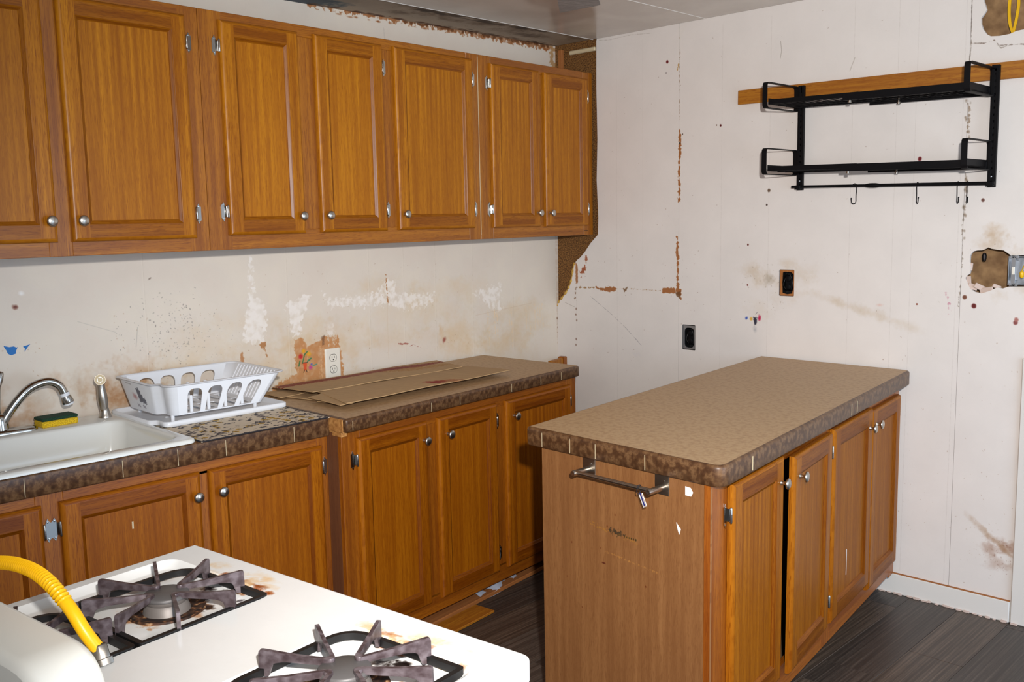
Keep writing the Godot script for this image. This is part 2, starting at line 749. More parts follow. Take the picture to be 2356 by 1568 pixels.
func make_materials() -> void:
	var oak_s := oak_image(512, 768, 3, c8(214, 152, 74), c8(150, 90, 34), 0.0, 0.32)
	var oak_p := oak_image(640, 768, 11, c8(212, 150, 66), c8(158, 98, 36), 0.75, 0.26)
	var oak_q := oak_image(512, 640, 29, c8(214, 152, 66), c8(164, 102, 38), 0.25, 0.30)
	for k in [["u", Color(0.90, 0.83, 0.38)], ["b", Color(0.82, 0.70, 0.31)], ["i", Color(0.80, 0.70, 0.39)]]:
		var tint: Color = k[1]
		M["stile_" + k[0]] = mat(tint, 0.34, 0.0, oak_s)
		M["rail_" + k[0]] = mat(tint * Color(0.86, 0.82, 0.76), 0.34, 0.0, oak_s)
		M["panel_" + k[0]] = mat(tint, 0.40, 0.0, oak_q)
		M["fig_" + k[0]] = mat(tint, 0.40, 0.0, oak_p)
		for q in ["stile_", "rail_", "panel_", "fig_"]:
			M[q + k[0]].metallic_specular = 0.2 if k[0] == "i" else 0.36
	M.frame_u = mat(Color(0.83, 0.745, 0.36), 0.4, 0.0, oak_s)
	M.frame_b = mat(Color(0.80, 0.68, 0.31), 0.45, 0.0, oak_s)
	M.frame_i = mat(Color(0.80, 0.66, 0.42), 0.35, 0.0, oak_s)
	var lam := oak_image(640, 640, 51, c8(196, 148, 104), c8(160, 112, 72), 0.35, 0.30)
	M.end_panel = mat(Color(0.78, 0.72, 0.62), 0.55, 0.0, end_panel_texture(lam))
	M.end_panel.texture_repeat = false
	M.raw_side = mat(c8(150, 120, 88), 0.8, 0.0, lam)
	M.pale_wood = mat(Color(1.0, 0.95, 0.85), 0.7, 0.0, lam)
	M.pine = mat(c8(217, 205, 120), 0.5, 0.0, oak_image(256, 768, 77, c8(222, 160, 82), c8(170, 104, 44), 0.5, 0.3))
	M.inside = mat(c8(120, 92, 62), 0.8)
	# worktops
	var top_t := noise_tex(5, 0.012, [c8(160, 130, 96), c8(178, 148, 110), c8(188, 160, 122), c8(170, 142, 108)], [0.0, 0.4, 0.62, 1.0], 1024, 6, 2.4)
	M.top = tri(mat(Color(1.0, 0.97, 0.94), 0.5, 0.0, top_t), 3.6)
	var edge_t := noise_tex(9, 0.016, [c8(80, 58, 44), c8(106, 80, 60), c8(136, 110, 86), c8(164, 140, 112), c8(106, 74, 58)], [0.0, 0.36, 0.55, 0.72, 1.0], 512, 6, 2.3)
	M.edge = tri(mat(Color(0.74, 0.65, 0.55), 0.42, 0.0, edge_t), 4.6)
	M.chip = mat(c8(206, 188, 152), 0.6)
	M.mdf = tri(mat(c8(214, 170, 112), 0.8, 0.0, noise_tex(15, 0.05, [c8(190, 160, 120), c8(240, 220, 190)], [0.2, 0.8], 256)), 4.0)
	# metals
	M.nickel = mat(c8(190, 182, 172), 0.30, 1.0)
	M.chrome = mat(c8(186, 184, 180), 0.16, 1.0)
	M.steel = mat(c8(150, 142, 132), 0.36, 1.0)
	M.galv = mat(c8(170, 174, 180), 0.42, 0.9)
	M.iron = tri(mat(c8(112, 103, 106), 0.42, 0.25, noise_tex(21, 0.03, [c8(150, 130, 130), c8(255, 250, 250)], [0.25, 0.75], 256)), 6.0)
	M.iron_dark = mat(c8(14, 12, 12), 0.5)
	M.black = mat(c8(13, 12, 14), 0.55)
	M.black.metallic_specular = 0.25
	M.black_under = mat(c8(16, 15, 16), 0.5)
	# whites
	M.enamel = mat(c8(238, 236, 232), 0.14)
	M.sink = mat(c8(226, 226, 220), 0.12)
	M.plastic = mat(c8(226, 228, 232), 0.38)
	M.outlet = mat(c8(232, 226, 212), 0.35)
	M.cream = mat(c8(240, 234, 220), 0.28)
	M.dark = mat(c8(18, 15, 13), 0.8)
	M.ceiling = tri(mat(c8(206, 198, 188), 0.22, 0.0, noise_tex(31, 0.01, [c8(236, 234, 232), c8(255, 255, 255)], [0.2, 0.8], 256)), 0.8)
	M.seam = mat(c8(232, 228, 222), 0.5)
	M.osb = tri(mat(Color(0.80, 0.74, 0.62), 0.85, 0.0, noise_tex(41, 0.06, [c8(92, 62, 28), c8(146, 106, 56), c8(180, 138, 84)], [0.25, 0.5, 0.8], 512, 4)), 4.0)
	M.cavity = tri(mat(c8(168, 136, 100), 0.9, 0.0, noise_tex(43, 0.03, [c8(200, 190, 180), c8(255, 250, 240)], [0.2, 0.8], 256)), 2.0)
	M.torn = mat(c8(206, 184, 172), 0.9)
	M.foam = tri(mat(c8(226, 196, 110), 0.9, 0.0, noise_tex(47, 0.08, [c8(190, 160, 120), c8(255, 250, 225)], [0.3, 0.7], 256)), 4.0)
	M.yellow = mat(c8(236, 184, 20), 0.36)
	M.hose = mat(c8(255, 190, 4), 0.34)
	M.sponge_y = tri(mat(c8(236, 196, 30), 0.9, 0.0, noise_tex(53, 0.12, [c8(190, 180, 160), c8(255, 255, 250)], [0.3, 0.6], 256)), 8.0)
	M.sponge_g = tri(mat(c8(34, 74, 52), 0.95, 0.0, noise_tex(55, 0.12, [c8(150, 160, 150), c8(255, 255, 255)], [0.3, 0.7], 256)), 8.0)
	M.tape = mat(c8(36, 112, 184), 0.7)
	M.paper = mat(c8(236, 234, 230), 0.8)
	M.bag = mat(c8(200, 208, 226), 0.5)
	M.blue_box = mat(c8(22, 34, 110), 0.5)
	M.binding = mat(c8(30, 26, 32), 0.8)
	M.plywood = M.pale_wood
	M.rust = tri(mat(Color(1, 1, 1), 0.7, 0.2, noise_tex(61, 0.05, [c8(20, 12, 9), c8(50, 27, 14), c8(110, 66, 34), c8(214, 178, 136)], [0.2, 0.48, 0.66, 0.85], 256)), 4.0)
	M.burner = mat(c8(124, 116, 110), 0.5, 0.35)
	M.cap = mat(c8(96, 92, 90), 0.5, 0.3)
	M.board = mat(c8(232, 200, 150), 0.8, 0.0, lam)
	M.fan = mat(c8(176, 170, 166), 0.6, 0.0, oak_image(256, 256, 91, c8(220, 216, 212), c8(150, 146, 144), 0.0, 0.35))
	M.glass = mat(Color(0.9, 0.95, 1.0, 0.08), 0.02)
	M.glass.transparency = BaseMaterial3D.TRANSPARENCY_ALPHA
	M.clear_tag = mat(Color(0.9, 0.88, 0.85, 0.35), 0.1)
	M.clear_tag.transparency = BaseMaterial3D.TRANSPARENCY_ALPHA
	M.trim_white = mat(c8(222, 218, 212), 0.5)


# ---------------------------------------------------------------- painted wall textures
func wall_a_texture() -> ImageTexture:
	var t := Tex.new()
	t.start(-3.3, 0.0, 0.86, 2.44, 2048, 0.965, 101, 0.006, Color(0.904, 0.870, 0.829))
	# yellowing towards the worktop
	for k in 26:
		t.blob(t.r.randf_range(-2.3, -0.1), t.r.randf_range(0.88, 1.12), t.r.randf_range(0.1, 0.3), t.r.randf_range(0.04, 0.12), c8(214, 180, 132), 0.20, 0.7)
	for k in 14:
		t.blob(t.r.randf_range(-2.9, -2.3), t.r.randf_range(0.92, 1.05), t.r.randf_range(0.04, 0.12), t.r.randf_range(0.02, 0.07), c8(176, 122, 74), 0.30, 1.0)
	for k in 10:
		t.blob(t.r.randf_range(-2.0, -0.2), t.r.randf_range(1.1, 1.3), t.r.randf_range(0.1, 0.3), t.r.randf_range(0.05, 0.1), c8(220, 196, 160), 0.22, 0.8)
	# bare white filler patches
	var white := c8(247, 244, 242)
	t.poly([V(-1.82, 1.44), V(-1.81, 1.275), V(-1.765, 1.25), V(-1.76, 1.16), V(-1.785, 1.09), V(-1.87, 1.1), V(-1.86, 1.17), V(-1.83, 1.27)], white, 0.85, 0.016, 0.004, 0.25)
	t.poly([V(-1.67, 1.23), V(-1.57, 1.265), V(-1.55, 1.255), V(-1.585, 1.19), V(-1.61, 1.1), V(-1.637, 1.1), V(-1.65, 1.19)], white, 0.85, 0.018, 0.004, 0.25)
	t.poly([V(-1.48, 1.275), V(-1.455, 1.236), V(-1.21, 1.245), V(-1.155, 1.3), V(-1.09, 1.305), V(-1.09, 1.24), V(-0.86, 1.222), V(-0.895, 1.175), V(-1.04, 1.165), V(-1.13, 1.195), V(-1.36, 1.2), V(-1.46, 1.218)], white, 0.8, 0.02, 0.005, 0.5)
	t.poly([V(-0.62, 1.21), V(-0.43, 1.244), V(-0.425, 1.105), V(-0.52, 1.14), V(-0.56, 1.19)], white, 0.75, 0.022, 0.005, 0.5)
	t.poly([V(-1.47, 1.13), V(-1.44, 1.14), V(-1.435, 1.09), V(-1.465, 1.085)], white, 0.6, 0.01, 0.003, 0.4)
	# bare wallpaper round the socket, with its printed flowers
	var wp := c8(196, 138, 86)
	t.poly([V(-1.636, 1.088), V(-1.588, 1.09), V(-1.578, 1.045), V(-1.48, 1.085), V(-1.42, 1.082), V(-1.405, 1.02), V(-1.395, 0.9), V(-1.63, 0.88), V(-1.72, 0.87), V(-1.76, 0.9), V(-1.632, 0.945)], wp, 0.95, 0.008, 0.002, 0.15)
	for k in 12:
		var lx := t.r.randf_range(-1.63, -1.42)
		t.line([V(lx, 1.06), V(lx + 0.004, 0.88)], 0.004, c8(226, 184, 140), 0.5, 0.004, 0.3)
	for k in 5:
		var lx2 := t.r.randf_range(-1.48, -1.42)
		t.line([V(lx2, 1.085), V(lx2 + 0.003, 1.03)], 0.006, c8(222, 214, 200), 0.7, 0.004, 0.2)
	t.poly([V(-1.5, 1.085), V(-1.485, 1.09), V(-1.487, 1.05), V(-1.497, 1.05)], c8(90, 60, 40), 0.5, 0.004, 0.002)
	t.blob(-1.607, 1.013, 0.014, 0.014, c8(196, 34, 34), 1.6, 0.3)
	t.blob(-1.593, 1.035, 0.012, 0.012, c8(232, 170, 30), 1.5, 0.3)
	t.blob(-1.568, 1.02, 0.016, 0.014, c8(232, 170, 30), 1.4, 0.3)
	t.line([V(-1.6, 0.985), V(-1.588, 1.02), V(-1.575, 1.03)], 0.005, c8(60, 120, 70), 0.9)
	t.line([V(-1.612, 0.995), V(-1.618, 0.975)], 0.006, c8(60, 120, 70), 0.9)
	t.line([V(-1.575, 0.99), V(-1.558, 1.0)], 0.007, c8(60, 130, 90), 0.9)
	t.poly([V(-1.597, 0.985), V(-1.579, 0.985), V(-1.582, 0.953), V(-1.594, 0.953)], c8(220, 84, 40), 0.95, 0.001, 0.001)
	t.line([V(-1.6, 0.985), V(-1.576, 0.985)], 0.003, c8(40, 20, 20), 0.9)
	t.line([V(-1.596, 0.945), V(-1.592, 0.955)], 0.003, c8(40, 20, 20), 0.9)
	t.line([V(-1.58, 0.945), V(-1.584, 0.955)], 0.003, c8(40, 20, 20), 0.9)
	t.blob(-1.562, 0.962, 0.013, 0.012, c8(196, 70, 150), 1.3, 0.4)
	t.blob(-1.556, 0.975, 0.008, 0.006, c8(70, 90, 190), 1.3, 0.4)
	t.line([V(-1.55, 0.968), V(-1.53, 0.972)], 0.005, c8(60, 150, 140), 0.8)
	# torn spots left of it
	t.poly([V(-1.8, 1.085), V(-1.768, 1.09), V(-1.765, 1.03), V(-1.775, 1.055)], c8(176, 120, 70), 0.9, 0.006, 0.002)
	t.poly([V(-1.885, 1.05), V(-1.875, 1.06), V(-1.865, 1.02), V(-1.885, 1.02)], c8(186, 130, 84), 0.9, 0.004, 0.002)
	# joint showing through
	t.line([V(-1.146, 1.325), V(-1.144, 1.24), V(-1.142, 1.205)], 0.005, c8(170, 110, 60), 0.85, 0.004, 0.3)
	t.line([V(-1.142, 1.2), V(-1.146, 1.13), V(-1.147, 0.95)], 0.002, c8(216, 196, 170), 0.6)
	for gx in [-2.26, -1.66, -1.245, -1.05, -0.86, -0.62, -0.34]:
		t.line([V(gx, 0.9), V(gx + 0.002, 1.5)], 0.003, c8(240, 232, 222), 0.35, 0.001)
		t.line([V(gx + 0.004, 0.9), V(gx + 0.006, 1.5)], 0.002, c8(196, 184, 168), 0.25, 0.001)
	# scuffs and scratches
	t.specks(-2.15, 1.16, 0.24, 0.19, 150, c8(110, 104, 100), 0.5, 0.001, 0.0035)
	t.specks(-2.14, 1.16, 0.10, 0.12, 90, c8(96, 90, 88), 0.5, 0.001, 0.004)
	t.specks(-2.3, 1.1, 0.5, 0.2, 90, c8(170, 130, 96), 0.5, 0.001, 0.004)
	t.specks(-1.2, 1.15, 1.1, 0.25, 130, c8(150, 110, 80), 0.45, 0.001, 0.003)
	t.line([V(-2.29, 1.2), V(-2.3, 1.13)], 0.002, c8(150, 146, 142), 0.5)
	t.line([V(-2.5, 1.24), V(-2.37, 1.19)], 0.0018, c8(170, 166, 160), 0.45)
	t.blob(-2.697, 1.307, 0.012, 0.01, c8(110, 50, 30), 1.4, 0.8)
	t.blob(-2.675, 1.35, 0.013, 0.011, c8(246, 246, 246), 1.4, 0.4)
	t.blob(-2.232, 1.374, 0.01, 0.004, c8(90, 70, 60), 0.8, 0.6, -0.6)
	t.line([V(-1.09, 1.012), V(-1.03, 1.006)], 0.0025, c8(150, 70, 60), 0.7, 0.004)
	t.line([V(-1.03, 0.99), V(-1.0, 1.0), V(-0.955, 0.978)], 0.0025, c8(150, 70, 60), 0.7, 0.003)
	t.blob(-0.81, 1.0, 0.01, 0.016, c8(140, 60, 50), 0.8, 0.8, 0.5)
	t.blob(-1.25, 1.01, 0.004, 0.004, c8(130, 80, 50), 0.9, 0.3)
	t.blob(-0.83, 1.06, 0.02, 0.05, c8(210, 170, 120), 0.5, 0.8)
	for k in 16:
		var sx := t.r.randf_range(-0.55, -0.1)
		t.line([V(sx, 1.12), V(sx + 0.004, t.r.randf_range(0.9, 1.04))], 0.003, c8(240, 214, 176), 0.4, 0.003)
	t.line([V(-0.6, 1.1), V(-0.2, 1.13)], 0.0016, c8(200, 170, 140), 0.5)
	# rust and torn edge along the ceiling
	t.poly([V(-1.5, 2.45), V(-1.5, 2.438), V(-1.2, 2.434), V(-0.9, 2.432), V(-0.5, 2.426), V(-0.2, 2.424), V(-0.005, 2.42), V(-0.005, 2.45)], c8(158, 98, 52), 0.9, 0.013, 0.002, 0.2)
	t.poly([V(-1.0, 2.45), V(-1.0, 2.4365), V(-0.5, 2.434), V(-0.005, 2.433), V(-0.005, 2.45)], c8(84, 52, 30), 0.7, 0.007, 0.002, 0.5)
	for k in 24:
		var rx := t.r.randf_range(-1.4, -0.01)
		t.blob(rx, 2.428 - t.r.randf() * 0.008, t.r.randf_range(0.008, 0.02), t.r.randf_range(0.003, 0.007), c8(150, 88, 44), 0.8, 0.8)
	for k in 0:
		var rx2 := t.r.randf_range(-1.0, -0.01)
		t.blob(rx2, 2.436, t.r.randf_range(0.008, 0.03), t.r.randf_range(0.006, 0.012), c8(60, 42, 30), 0.7, 1.0)
	t.poly([V(-0.03, 2.44), V(0, 2.44), V(0, 2.2), V(-0.025, 2.2)], c8(188, 150, 104), 0.9, 0.014, 0.003)
	t.line([V(-1.10, 2.3), V(-1.11, 2.4)], 0.004, c8(206, 198, 190), 0.6, 0.002)
	t.line([V(-0.005, 1.5), V(-0.004, 0.9)], 0.006, c8(214, 196, 180), 0.6, 0.004)
	t.line([V(-0.002, 1.05), V(-0.002, 0.95)], 0.006, c8(110, 70, 40), 0.8, 0.006, 0.4)
	return t.texture()


func wall_b_texture() -> ImageTexture:
	# x runs along z here: 0 at the corner, growing towards the viewer
	var t := Tex.new()
	t.start(0.0, 2.7, 0.0, 2.44, 2048, 0.972, 202, 0.006)
	var br := c8(176, 110, 58)
	var dk := c8(120, 80, 44)
	# peeled seam strip beside the first joint
	t.line([V(0.778, 2.42), V(0.779, 2.3), V(0.776, 2.26), V(0.777, 2.0)], 0.003, c8(190, 170, 150), 0.8, 0.002, 0.2)
	t.poly([V(0.776, 1.965), V(0.786, 1.94), V(0.788, 1.86), V(0.778, 1.80), V(0.783, 1.7), V(0.779, 1.66), V(0.786, 1.63), V(0.77, 1.625), V(0.772, 1.75), V(0.774, 1.88)], br, 0.95, 0.006, 0.0015)
	t.poly([V(0.764, 1.47), V(0.772, 1.44), V(0.776, 1.38), V(0.774, 1.29), V(0.776, 1.225), V(0.788, 1.215), V(0.789, 1.165), V(0.775, 1.19), V(0.76, 1.205), V(0.766, 1.3), V(0.762, 1.4)], br, 0.95, 0.006, 0.0015)
	t.line([V(0.776, 2.27), V(0.764, 2.235)], 0.004, c8(196, 150, 70), 0.8, 0.003)
	# horizontal one
	t.line([V(0.138, 1.204), V(0.26, 1.207)], 0.006, c8(170, 130, 80), 0.9, 0.004, 0.2)
	t.poly([V(0.262, 1.212), V(0.30, 1.206), V(0.365, 1.214), V(0.395, 1.213), V(0.396, 1.196), V(0.36, 1.19), V(0.31, 1.192), V(0.28, 1.2)], br, 0.95, 0.006, 0.0015)
	t.line([V(0.4, 1.206), V(0.5, 1.208), V(0.67, 1.206)], 0.003, c8(186, 150, 110), 0.85, 0.003, 0.2)
	t.poly([V(0.442, 1.207), V(0.468, 1.214), V(0.46, 1.196), V(0.45, 1.19)], c8(140, 110, 80), 0.9, 0.004, 0.0015)
	t.poly([V(0.68, 1.221), V(0.755, 1.223), V(0.76, 1.196), V(0.68, 1.196)], br, 0.95, 0.003, 0.0015)
	t.poly([V(0.752, 1.2), V(0.786, 1.21), V(0.786, 1.165)], dk, 0.8, 0.003, 0.0015)
	t.line([V(0.138, 1.204), V(0.127, 1.19), V(0.126, 1.145)], 0.007, dk, 0.8, 0.004, 0.2)
	t.poly([V(0.13, 1.335), V(0.142, 1.32), V(0.146, 1.3), V(0.145, 1.225), V(0.131, 1.223)], br, 0.95, 0.003, 0.0015)
	# gouges
	t.poly([V(0.2, 1.37), V(0.215, 1.36), V(0.205, 1.33), V(0.198, 1.345)], c8(170, 84, 44), 0.8, 0.006, 0.002)
	t.poly([V(0.165, 1.29), V(0.195, 1.32), V(0.205, 1.3), V(0.185, 1.28), V(0.17, 1.26)], c8(170, 84, 44), 0.9, 0.01, 0.002)
	t.line([V(0.23, 1.16), V(0.36, 1.08), V(0.46, 1.01), V(0.555, 0.93)], 0.0018, c8(150, 150, 160), 0.6, 0.001)
	t.line([V(0.055, 1.12), V(0.12, 1.1)], 0.0018, c8(150, 140, 130), 0.6)
	t.poly([V(0.5, 0.89), V(0.545, 0.895), V(0.545, 0.875), V(0.51, 0.872)], c8(246, 246, 248), 0.8, 0.006, 0.002)
	for k in [[0.135, 1.03], [0.13, 0.93], [0.132, 1.09], [0.128, 0.9], [0.13, 1.06]]:
		t.blob(k[0], k[1], 0.006, 0.008, c8(120, 80, 60), 1.0, 0.5)
	# wall cracks and joint lines
	t.line([V(2.062, 2.44), V(2.063, 2.3), V(2.066, 2.16), V(2.06, 2.1)], 0.0022, c8(140, 130, 120), 0.7, 0.001)
	t.line([V(2.064, 2.0), V(2.068, 1.9), V(2.062, 1.8), V(2.064, 1.72)], 0.005, c8(180, 164, 146), 0.9, 0.006, 0.2)
	t.line([V(2.064, 1.7), V(2.07, 1.6), V(2.06, 1.5), V(2.066, 1.36), V(2.058, 1.2)], 0.003, c8(170, 160, 148), 0.8, 0.003, 0.1)
	for k in 26:
		t.blob(2.064 + t.r.randf_range(-0.008, 0.008), t.r.randf_range(1.45, 1.98), 0.006, 0.008, c8(150, 132, 112), 0.8, 0.9)
	t.line([V(2.066, 2.174), V(2.11, 2.168), V(2.146, 2.174), V(2.162, 2.154), V(2.25, 2.146)], 0.002, c8(150, 136, 126), 0.8, 0.002)
	t.line([V(2.146, 2.165), V(2.17, 2.144), V(2.2, 2.15)], 0.0016, c8(170, 160, 150), 0.6, 0.002)
	t.line([V(0.3, 2.432), V(0.36, 2.425), V(0.5, 2.43), V(0.62, 2.42)], 0.002, c8(160, 150, 140), 0.35, 0.001)
	t.poly([V(0.76, 2.43), V(0.81, 2.43), V(0.79, 2.39), V(0.782, 2.36), V(0.776, 2.39)], c8(250, 250, 248), 0.8, 0.005, 0.002)
	for gx in [0.13, 0.40, 0.56, 1.0, 1.24, 1.61, 1.79, 1.865, 2.04]:
		t.line([V(gx, 0.1), V(gx + 0.004, 2.4)], 0.0025, c8(252, 252, 252), 0.35, 0.0005)
		t.line([V(gx + 0.003, 0.1), V(gx + 0.007, 2.4)], 0.0016, c8(206, 200, 196), 0.28, 0.0005)
	# dents and peeled flecks
	t.line([V(1.285, 2.29), V(1.29, 2.25), V(1.286, 2.22)], 0.004, c8(250, 250, 250), 0.8)
	t.line([V(1.29, 2.29), V(1.295, 2.25), V(1.29, 2.22)], 0.0025, c8(170, 164, 158), 0.7)
	t.line([V(1.62, 2.18), V(1.60, 2.13)], 0.003, c8(186, 180, 172), 0.6)
	# dots: screw heads, nails, specks of red paint
	for k in [[0.708, 2.277, 0.0065, 110, 20, 24], [0.702, 2.228, 0.003, 60, 40, 40], [0.978, 1.966, 0.003, 120, 90, 70], [0.999, 1.963, 0.0045, 90, 20, 24], [1.892, 1.764, 0.0075, 120, 24, 32], [1.245, 1.665, 0.007, 120, 100, 84], [1.236, 1.604, 0.004, 60, 40, 36], [2.13, 1.6, 0.006, 120, 84, 76], [2.079, 1.235, 0.007, 130, 84, 66], [2.113, 1.203, 0.008, 110, 34, 34], [1.145, 1.43, 0.004, 110, 40, 36], [1.145, 1.25, 0.004, 130, 60, 50], [2.262, 1.15, 0.008, 150, 84, 84], [2.264, 1.16, 0.008, 190, 130, 124], [1.9, 1.2, 0.003, 150, 80, 60], [0.78, 1.9, 0.004, 60, 50, 40], [0.795, 1.94, 0.003, 70, 50, 40]]:
		t.blob(k[0], k[1], k[2] * 1.3, k[2] * 1.4, c8(k[3], k[4], k[5]), 2.2, 0.3)
	# crayon marks
	t.blob(1.142, 1.101, 0.010, 0.012, c8(70, 100, 200), 1.4, 0.8, 0.5)
	t.blob(1.166, 1.097, 0.011, 0.012, c8(240, 190, 70), 1.4, 0.7)
	t.poly([V(1.18, 1.105), V(1.197, 1.108), V(1.19, 1.08), V(1.181, 1.065)], c8(30, 36, 60), 0.95, 0.005, 0.003)
	t.blob(1.207, 1.105, 0.009, 0.016, c8(210, 34, 90), 1.4, 0.8)
	t.line([V(1.188, 1.12), V(1.196, 1.13)], 0.002, c8(40, 40, 60), 0.6)
	t.blob(1.185, 1.05, 0.012, 0.02, c8(200, 204, 210), 0.8, 0.6)
	# grime
	for k in 16:
		t.blob(t.r.randf_range(1.15, 1.45), t.r.randf_range(1.1, 1.36), t.r.randf_range(0.03, 0.09), t.r.randf_range(0.02, 0.07), c8(222, 204, 176), 0.16, 0.8)
	for k in 9:
		t.blob(1.5 + k * 0.045, 1.21 - k * 0.012, 0.09, 0.024, c8(214, 192, 158), 0.13, 0.8, 0.3)
	t.specks(1.25, 1.24, 0.14, 0.12, 60, c8(150, 130, 110), 0.4, 0.001, 0.004)
	t.blob(1.25, 1.28, 0.03, 0.03, c8(170, 160, 140), 0.4, 0.9)
	t.blob(1.75, 1.19, 0.02, 0.008, c8(240, 200, 190), 0.6, 0.6)
	t.line([V(2.012, 1.25), V(2.02, 1.21), V(2.022, 1.17)], 0.006, c8(226, 170, 190), 0.6, 0.006)
	for k in 12:
		t.blob(t.r.randf_range(2.14, 2.45), t.r.randf_range(1.12, 1.5), t.r.randf_range(0.02, 0.07), t.r.randf_range(0.03, 0.09), c8(196, 158, 110), 0.20, 0.9)
	for k in 24:
		t.blob(t.r.randf_range(2.18, 2.6), t.r.randf_range(0.18, 0.36), t.r.randf_range(0.01, 0.06), t.r.randf_range(0.01, 0.04), c8(160, 112, 86), 0.26, 1.0)
	t.specks(2.2, 0.3, 0.09, 0.09, 40, c8(150, 116, 84), 0.4, 0.001, 0.003)
	t.specks(2.3, 0.24, 0.12, 0.07, 90, c8(130, 84, 70), 0.4, 0.001, 0.004)
	for k in 8:
		t.blob(2.16 + k * 0.018, 0.36 - k * 0.014, 0.05, 0.014, c8(190, 156, 124), 0.25, 0.9, 0.7)
	t.specks(2.1, 0.6, 0.4, 0.5, 120, c8(150, 110, 80), 0.45, 0.001, 0.003)
	t.specks(1.3, 1.6, 1.2, 0.8, 150, c8(130, 100, 80), 0.45, 0.0008, 0.003)
	t.specks(0.5, 1.2, 0.4, 0.5, 60, c8(120, 80, 60), 0.45, 0.0008, 0.003)
	return t.texture()


func ceiling_strip_texture() -> ImageTexture:
	# x along the wall, y counted from the wall (0) to the panel edge
	var t := Tex.new()
	t.start(-2.4, 0.0, 0.0, 0.27, 1400, 0.93, 303, 0.012)
	t.blob(-1.56, 0.1, 0.2, 0.16, c8(52, 100, 150), 3.0, 0.5)
	t.blob(-1.42, 0.16, 0.1, 0.05, c8(226, 226, 226), 2.0, 0.7)
	for k in 60:
		var x := t.r.randf_range(-1.1, -0.3)
		t.blob(x, 0.225 + t.r.randf_range(-0.02, 0.015), t.r.randf_range(0.01, 0.05), t.r.randf_range(0.006, 0.02), c8(50, 36, 26), 0.6, 1.0)
	for k in 30:
		t.blob(t.r.randf_range(-1.2, 0.0), t.r.randf_range(0.1, 0.25), t.r.randf_range(0.04, 0.14), t.r.randf_range(0.02, 0.05), c8(120, 96, 70), 0.35, 1.0)
	for k in 90:
		t.blob(t.r.randf_range(-1.5, 0.0), t.r.randf_range(0.0, 0.03), t.r.randf_range(0.01, 0.04), t.r.randf_range(0.005, 0.015), c8(110, 60, 28), 1.0, 1.0)
	for k in 50:
		t.blob(t.r.randf_range(-0.8, 0.0), t.r.randf_range(0.0, 0.05), t.r.randf_range(0.01, 0.03), t.r.randf_range(0.004, 0.012), c8(44, 34, 26), 0.5, 1.0)
	t.specks(-0.7, 0.16, 0.6, 0.1, 80, c8(70, 40, 24), 0.7, 0.001, 0.004)
	return t.texture()


func floor_texture(sd: int) -> ImageTexture:
	return oak_image(320, 512, sd, c8(100, 89, 80), c8(58, 50, 45), 0.5, 0.20, 0.9)


func mat_texture() -> ImageTexture:
	var t := Tex.new()
	t.start(0.0, 0.5, 0.0, 0.68, 720, 0.97, 404, 0.03)
	var kinds := [c8(70, 68, 84), c8(44, 42, 52), c8(120, 118, 132), c8(224, 186, 40), c8(120, 104, 60), c8(244, 240, 236)]
	for k in 760:
		var x := t.r.randf() * 0.5
		var y := t.r.randf() * 0.68
		var kk := t.r.randi_range(0, 9)
		var a := t.r.randf() * PI
		if kk < 5:
			var c: Color = kinds[kk % 3]
			for q in 4:
				t.blob(x + cos(a + q * 0.7) * 0.006, y + sin(a + q * 0.7) * 0.006, 0.008, 0.0034, c, 2.0, 0.3, a + q * 0.7)
		elif kk < 6:
			for q in 5:
				t.blob(x + cos(q * 1.256) * 0.007, y + sin(q * 1.256) * 0.007, 0.007, 0.005, kinds[3], 2.0, 0.3, q * 1.256)
			t.blob(x, y, 0.006, 0.006, kinds[4], 2.0, 0.3)
		elif kk < 7:
			for q in 4:
				t.blob(x + cos(q * 1.57) * 0.008, y + sin(q * 1.57) * 0.008, 0.008, 0.006, kinds[2], 1.6, 0.3, q * 1.57)
		else:
			t.line([V(x, y), V(x + cos(a) * 0.012, y + sin(a) * 0.012)], 0.0026, kinds[1], 0.9)
	t.blob(0.37, 0.33, 0.022, 0.02, kinds[5], 2.4, 0.3)
	return t.texture()


func card_texture(sd: int, red: int) -> ImageTexture:
	var t := Tex.new()
	t.start(0.0, 1.0, 0.0, 0.4, 1000, 0.94, sd, 0.02)
	if red == 1:
		t.poly([V(0.0, 0.385), V(0.0, 0.29), V(0.5, 0.28), V(0.75, 0.27), V(0.97, 0.35), V(0.97, 0.385)], c8(176, 74, 74), 0.9, 0.016, 0.004, 0.2)
		t.poly([V(0.5, 0.3), V(0.9, 0.28), V(0.92, 0.2), V(0.62, 0.17), V(0.5, 0.23)], c8(218, 176, 84), 0.55, 0.02, 0.01, 0.7)
		t.poly([V(0.55, 0.4), V(0.7, 0.4), V(0.7, 0.3), V(0.6, 0.28)], c8(176, 74, 74), 0.8, 0.02, 0.004, 0.2)
	if red == 2:
		t.blob(0.49, 0.25, 0.06, 0.045, c8(186, 66, 58), 2.0, 0.7)
		t.blob(0.56, 0.25, 0.07, 0.045, c8(206, 120, 80), 0.9, 0.9)
		t.line([V(0.36, 0.07), V(0.46, 0.06)], 0.004, c8(60, 50, 44), 0.6, 0.002)
		t.line([V(0.75, 0.06), V(0.83, 0.05)], 0.004, c8(60, 50, 44), 0.6, 0.002)
	for k in 40:
		t.line([V(t.r.randf(), t.r.randf() * 0.4), V(t.r.randf(), t.r.randf() * 0.4)], 0.0012, c8(236, 222, 204), 0.10)
	return t.texture()


